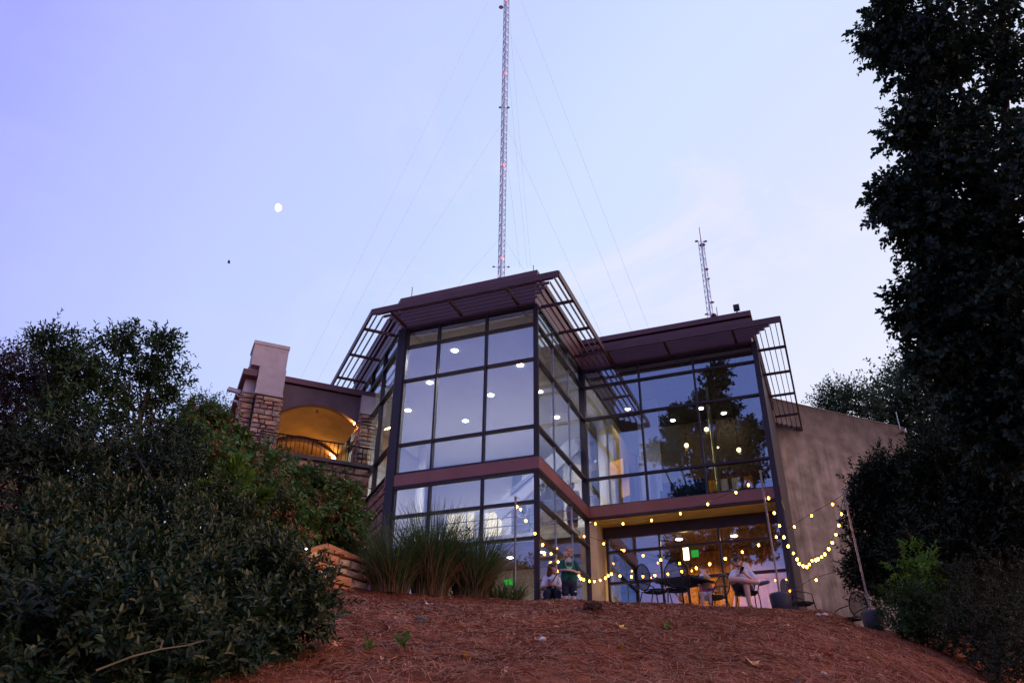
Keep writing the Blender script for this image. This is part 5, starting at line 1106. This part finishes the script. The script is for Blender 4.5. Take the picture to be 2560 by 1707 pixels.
def one_leaf(px, py, size, col, label, rz, nm='fallen_leaf'):
    p = gp(px, py); me = MB(); pts = []
    lob = [(0, -.5), (.18, -.25), (.5, -.28), (.30, .0), (.46, .28), (.17, .22), (0, .55), (-.17, .22), (-.46, .28), (-.30, .0), (-.5, -.28), (-.18, -.25)]
    t = thing(nm, label, 'leaf', (p.x, p.y, p.z + .025), rz, 'single fallen leaves on the slope')
    V_ = [(x_ * size, y_ * size, .18 * size * ((x_ * 2) ** 2) + .05 * size * sin(7 * y_)) for x_, y_ in lob] + [(0, 0, 0)]
    me.add(V_, [(12, i, (i + 1) % 12) for i in range(12)]); b = me.build('blade', M('leaf_' + '_'.join('%02d' % int(c * 99) for c in col), col, .7, 0, .25, 20), t); b.rotation_euler = (.5, .15, 0)
    MB().tube([(0, -.5 * size, 0), (.03, -.8 * size, .02)], .004, 4).build('leaf_stalk', M('straw_stalk', (.22, .16, .09), .9), t)
Z8 = lambda a, b: (700 + a * .3401, 1340 + b * .3401)
Z9 = lambda a, b: (1500 + a * .3401, 1440 + b * .3401)
for (pq, size, col, lab, rz) in ((Z8(1095, 515), .17, (.62, .52, .52), 'large pale curled leaf lying highest on the slope below the grass', .5), (Z8(790, 692), .13, (.52, .33, .27), 'pale pink lobed leaf on the left of the open slope', 1.2),
      (Z8(545, 712), .12, (.50, .19, .13), 'salmon leaf near the drooping shrub branch', 2.2), (Z8(1195, 778), .12, (.70, .58, .30), 'cream yellow leaf in the middle of the slope', 1.6), (Z8(1355, 667), .13, (.22, .085, .03), 'brown orange curled leaf right of the dark stone', .2),
      (Z8(1357, 910), .09, (.72, .36, .02), 'small bright yellow leaf low on the slope', 2.8), (Z8(420, 815), .09, (.55, .22, .08), 'small orange leaf at the lower left of the slope', 0.), (Z8(555, 460), .10, (.42, .2, .16), 'pinkish leaf at the top left by the stone wall', 1.), (Z9(150, 388), .14, (.66, .38, .05), 'golden leaf on the upper right slope below the tables', .6),
      (Z9(885, 440), .10, (.60, .2, .04), 'orange leaf near the crest below the planter', 2.), (Z9(1685, 605), .11, (.66, .2, .05), 'reddish orange leaf farthest right on the slope', 1.3), (Z9(1135, 665), .13, (.58, .28, .10), 'tan curled leaf low on the right slope', .3), (Z9(140, 542), .09, (.60, .30, .05), 'amber leaf below the golden leaf', 2.4), (Z8(1830, 572), .10, (.52, .36, .30), 'pale leaf on the slope below the cream pier', 1.8), (Z8(1870, 772), .08, (.52, .16, .05), 'dark orange leaf beside the white pebble', .9)):
    one_leaf(pq[0], pq[1], size * 1.05, col, lab, rz)
def pebble(px, py, s, col, label, nm='pebble'):
    p = gp(px, py); b = MB(); b.ball((0, 0, 0), (s, s * .8, s * .55), 12, 8); q = random.Random(int(px)); b.v = [(x_ * (1 + .15 * sin(9 * y_ / s + px)), y_, z_ * (1 + .12 * cos(7 * x_ / s))) for x_, y_, z_ in b.v]
    o = b.build(nm, M('rock_' + '_'.join('%02d' % int(c * 99) for c in col), col, .85, 0, .25, 14, .4, 30), None, True, (p.x, p.y, p.z + s * .35)); tag(o, label, 'stone')
pebble(*Z8(1040, 640), .075, (.055, .045, .045), 'dark round stone half buried on the left of the slope', 'field_stone'); pebble(*Z8(1925, 772), .045, (.6, .58, .6), 'white pebble in the middle of the slope')
pebble(*Z9(1605, 292), .06, (.5, .42, .36), 'left one of two pale rocks at the crest before the concrete wall', 'rock'); pebble(*Z9(1655, 292), .07, (.55, .48, .42), 'right one of two pale rocks at the crest before the concrete wall', 'rock')
# pine cone and seedlings
p = gp(*Z8(2305, 560)); t = thing('pine_cone', 'dark bristly pine cone at the crest of the slope', 'pine cone', (p.x, p.y, p.z + .06), .5)
MB().ball((0, 0, 0), (.11, .07, .06), 10, 8).build('core', bark, t, True)
d = unit(r.normal(size=(260, 3))); put('scales', leaves_mesh('scales', d * np.array([.11, .07, .06]), unit(d + r.normal(size=d.shape) * .3), unit(r.normal(size=d.shape)), np.full(260, .04), .5, r.random(260) * .3, RHO), litter, t)
for (pq, s_, lab) in ((Z8(910, 850), .8, 'larger green seedling sprouting from the pine straw'), (Z8(655, 845), .5, 'tiny green seedling left of the larger one'), ((1670, 1578), .5, 'small green sprig on the right slope')):
    p = gp(*pq); t = thing('seedling', lab, 'seedling', (p.x, p.y, p.z), 0, 'seedlings in the straw')
    n = 12; d = unit(np.stack([r.normal(size=n), r.normal(size=n), .9 + r.random(n)], 1)); q = np.stack([r.normal(size=n) * .035, r.normal(size=n) * .03, .02 + .14 * r.random(n)], 1) * s_
    put('leaves', leaves_mesh('leaves', q, d, unit(r.normal(size=(n, 3)) + [0, -1, .5]), np.full(n, .10 * s_), .6, r.random(n), HEX), bright, t)
    MB().tube([(0, 0, -.03), (0.01, 0, .12 * s_)], .004, 4).build('stem', bark, t)
# bare twig over the foreground shrub
p = [at(240, 1675, 5.0), at(330, 1640, 5.0), at(400, 1622, 5.05), at(470, 1612, 5.1)]; t = thing('bare_twig', 'pale bare twig arching out of the foreground shrub', 'twig', p[0])
MB().tube([q - p[0] for q in p], [.006, .005, .004, .003], 6).build('stem', M('pale_twig', (.16, .12, .06), .8), t)
for (i, e) in ((2, at(408, 1598, 5.05)), (3, at(510, 1600, 5.1))): MB().tube([p[i] - p[0], e - p[0]], [.005, .003], 5).build('side_twig', M('pale_twig', (.30, .23, .12), .8), t)

p = at(764, 1369, 15.35); t = thing('garden_light', 'small bright garden light among leaves at the left end of the low stone wall', 'lamp', p)
MB().lathe([(.02, -.03), (.05, .0), (.05, .02), (0, .035)], 12).build('lamp_head', black_metal, t, True); MB().ball((0, -.02, -.02), (.035, .035, .02), 10, 6).build('lens', EM('garden_lens', (.85, .95, 1), 9), t, True)
MB().tube([(0, 0, 0), (0, .02, gz(p.x, p.y) - p.z - .05)], .01, 5).build('stake', black_metal, t)
l = bpy.data.lights.new('garden_lamp', 'POINT'); l.energy = 5; l.color = (1, .62, .28); l.shadow_soft_size = .05; lo = bpy.data.objects.new('garden_lamp_light', l); COL.objects.link(lo); lo.parent = t; lo.location = (.25, -.35, -.02)
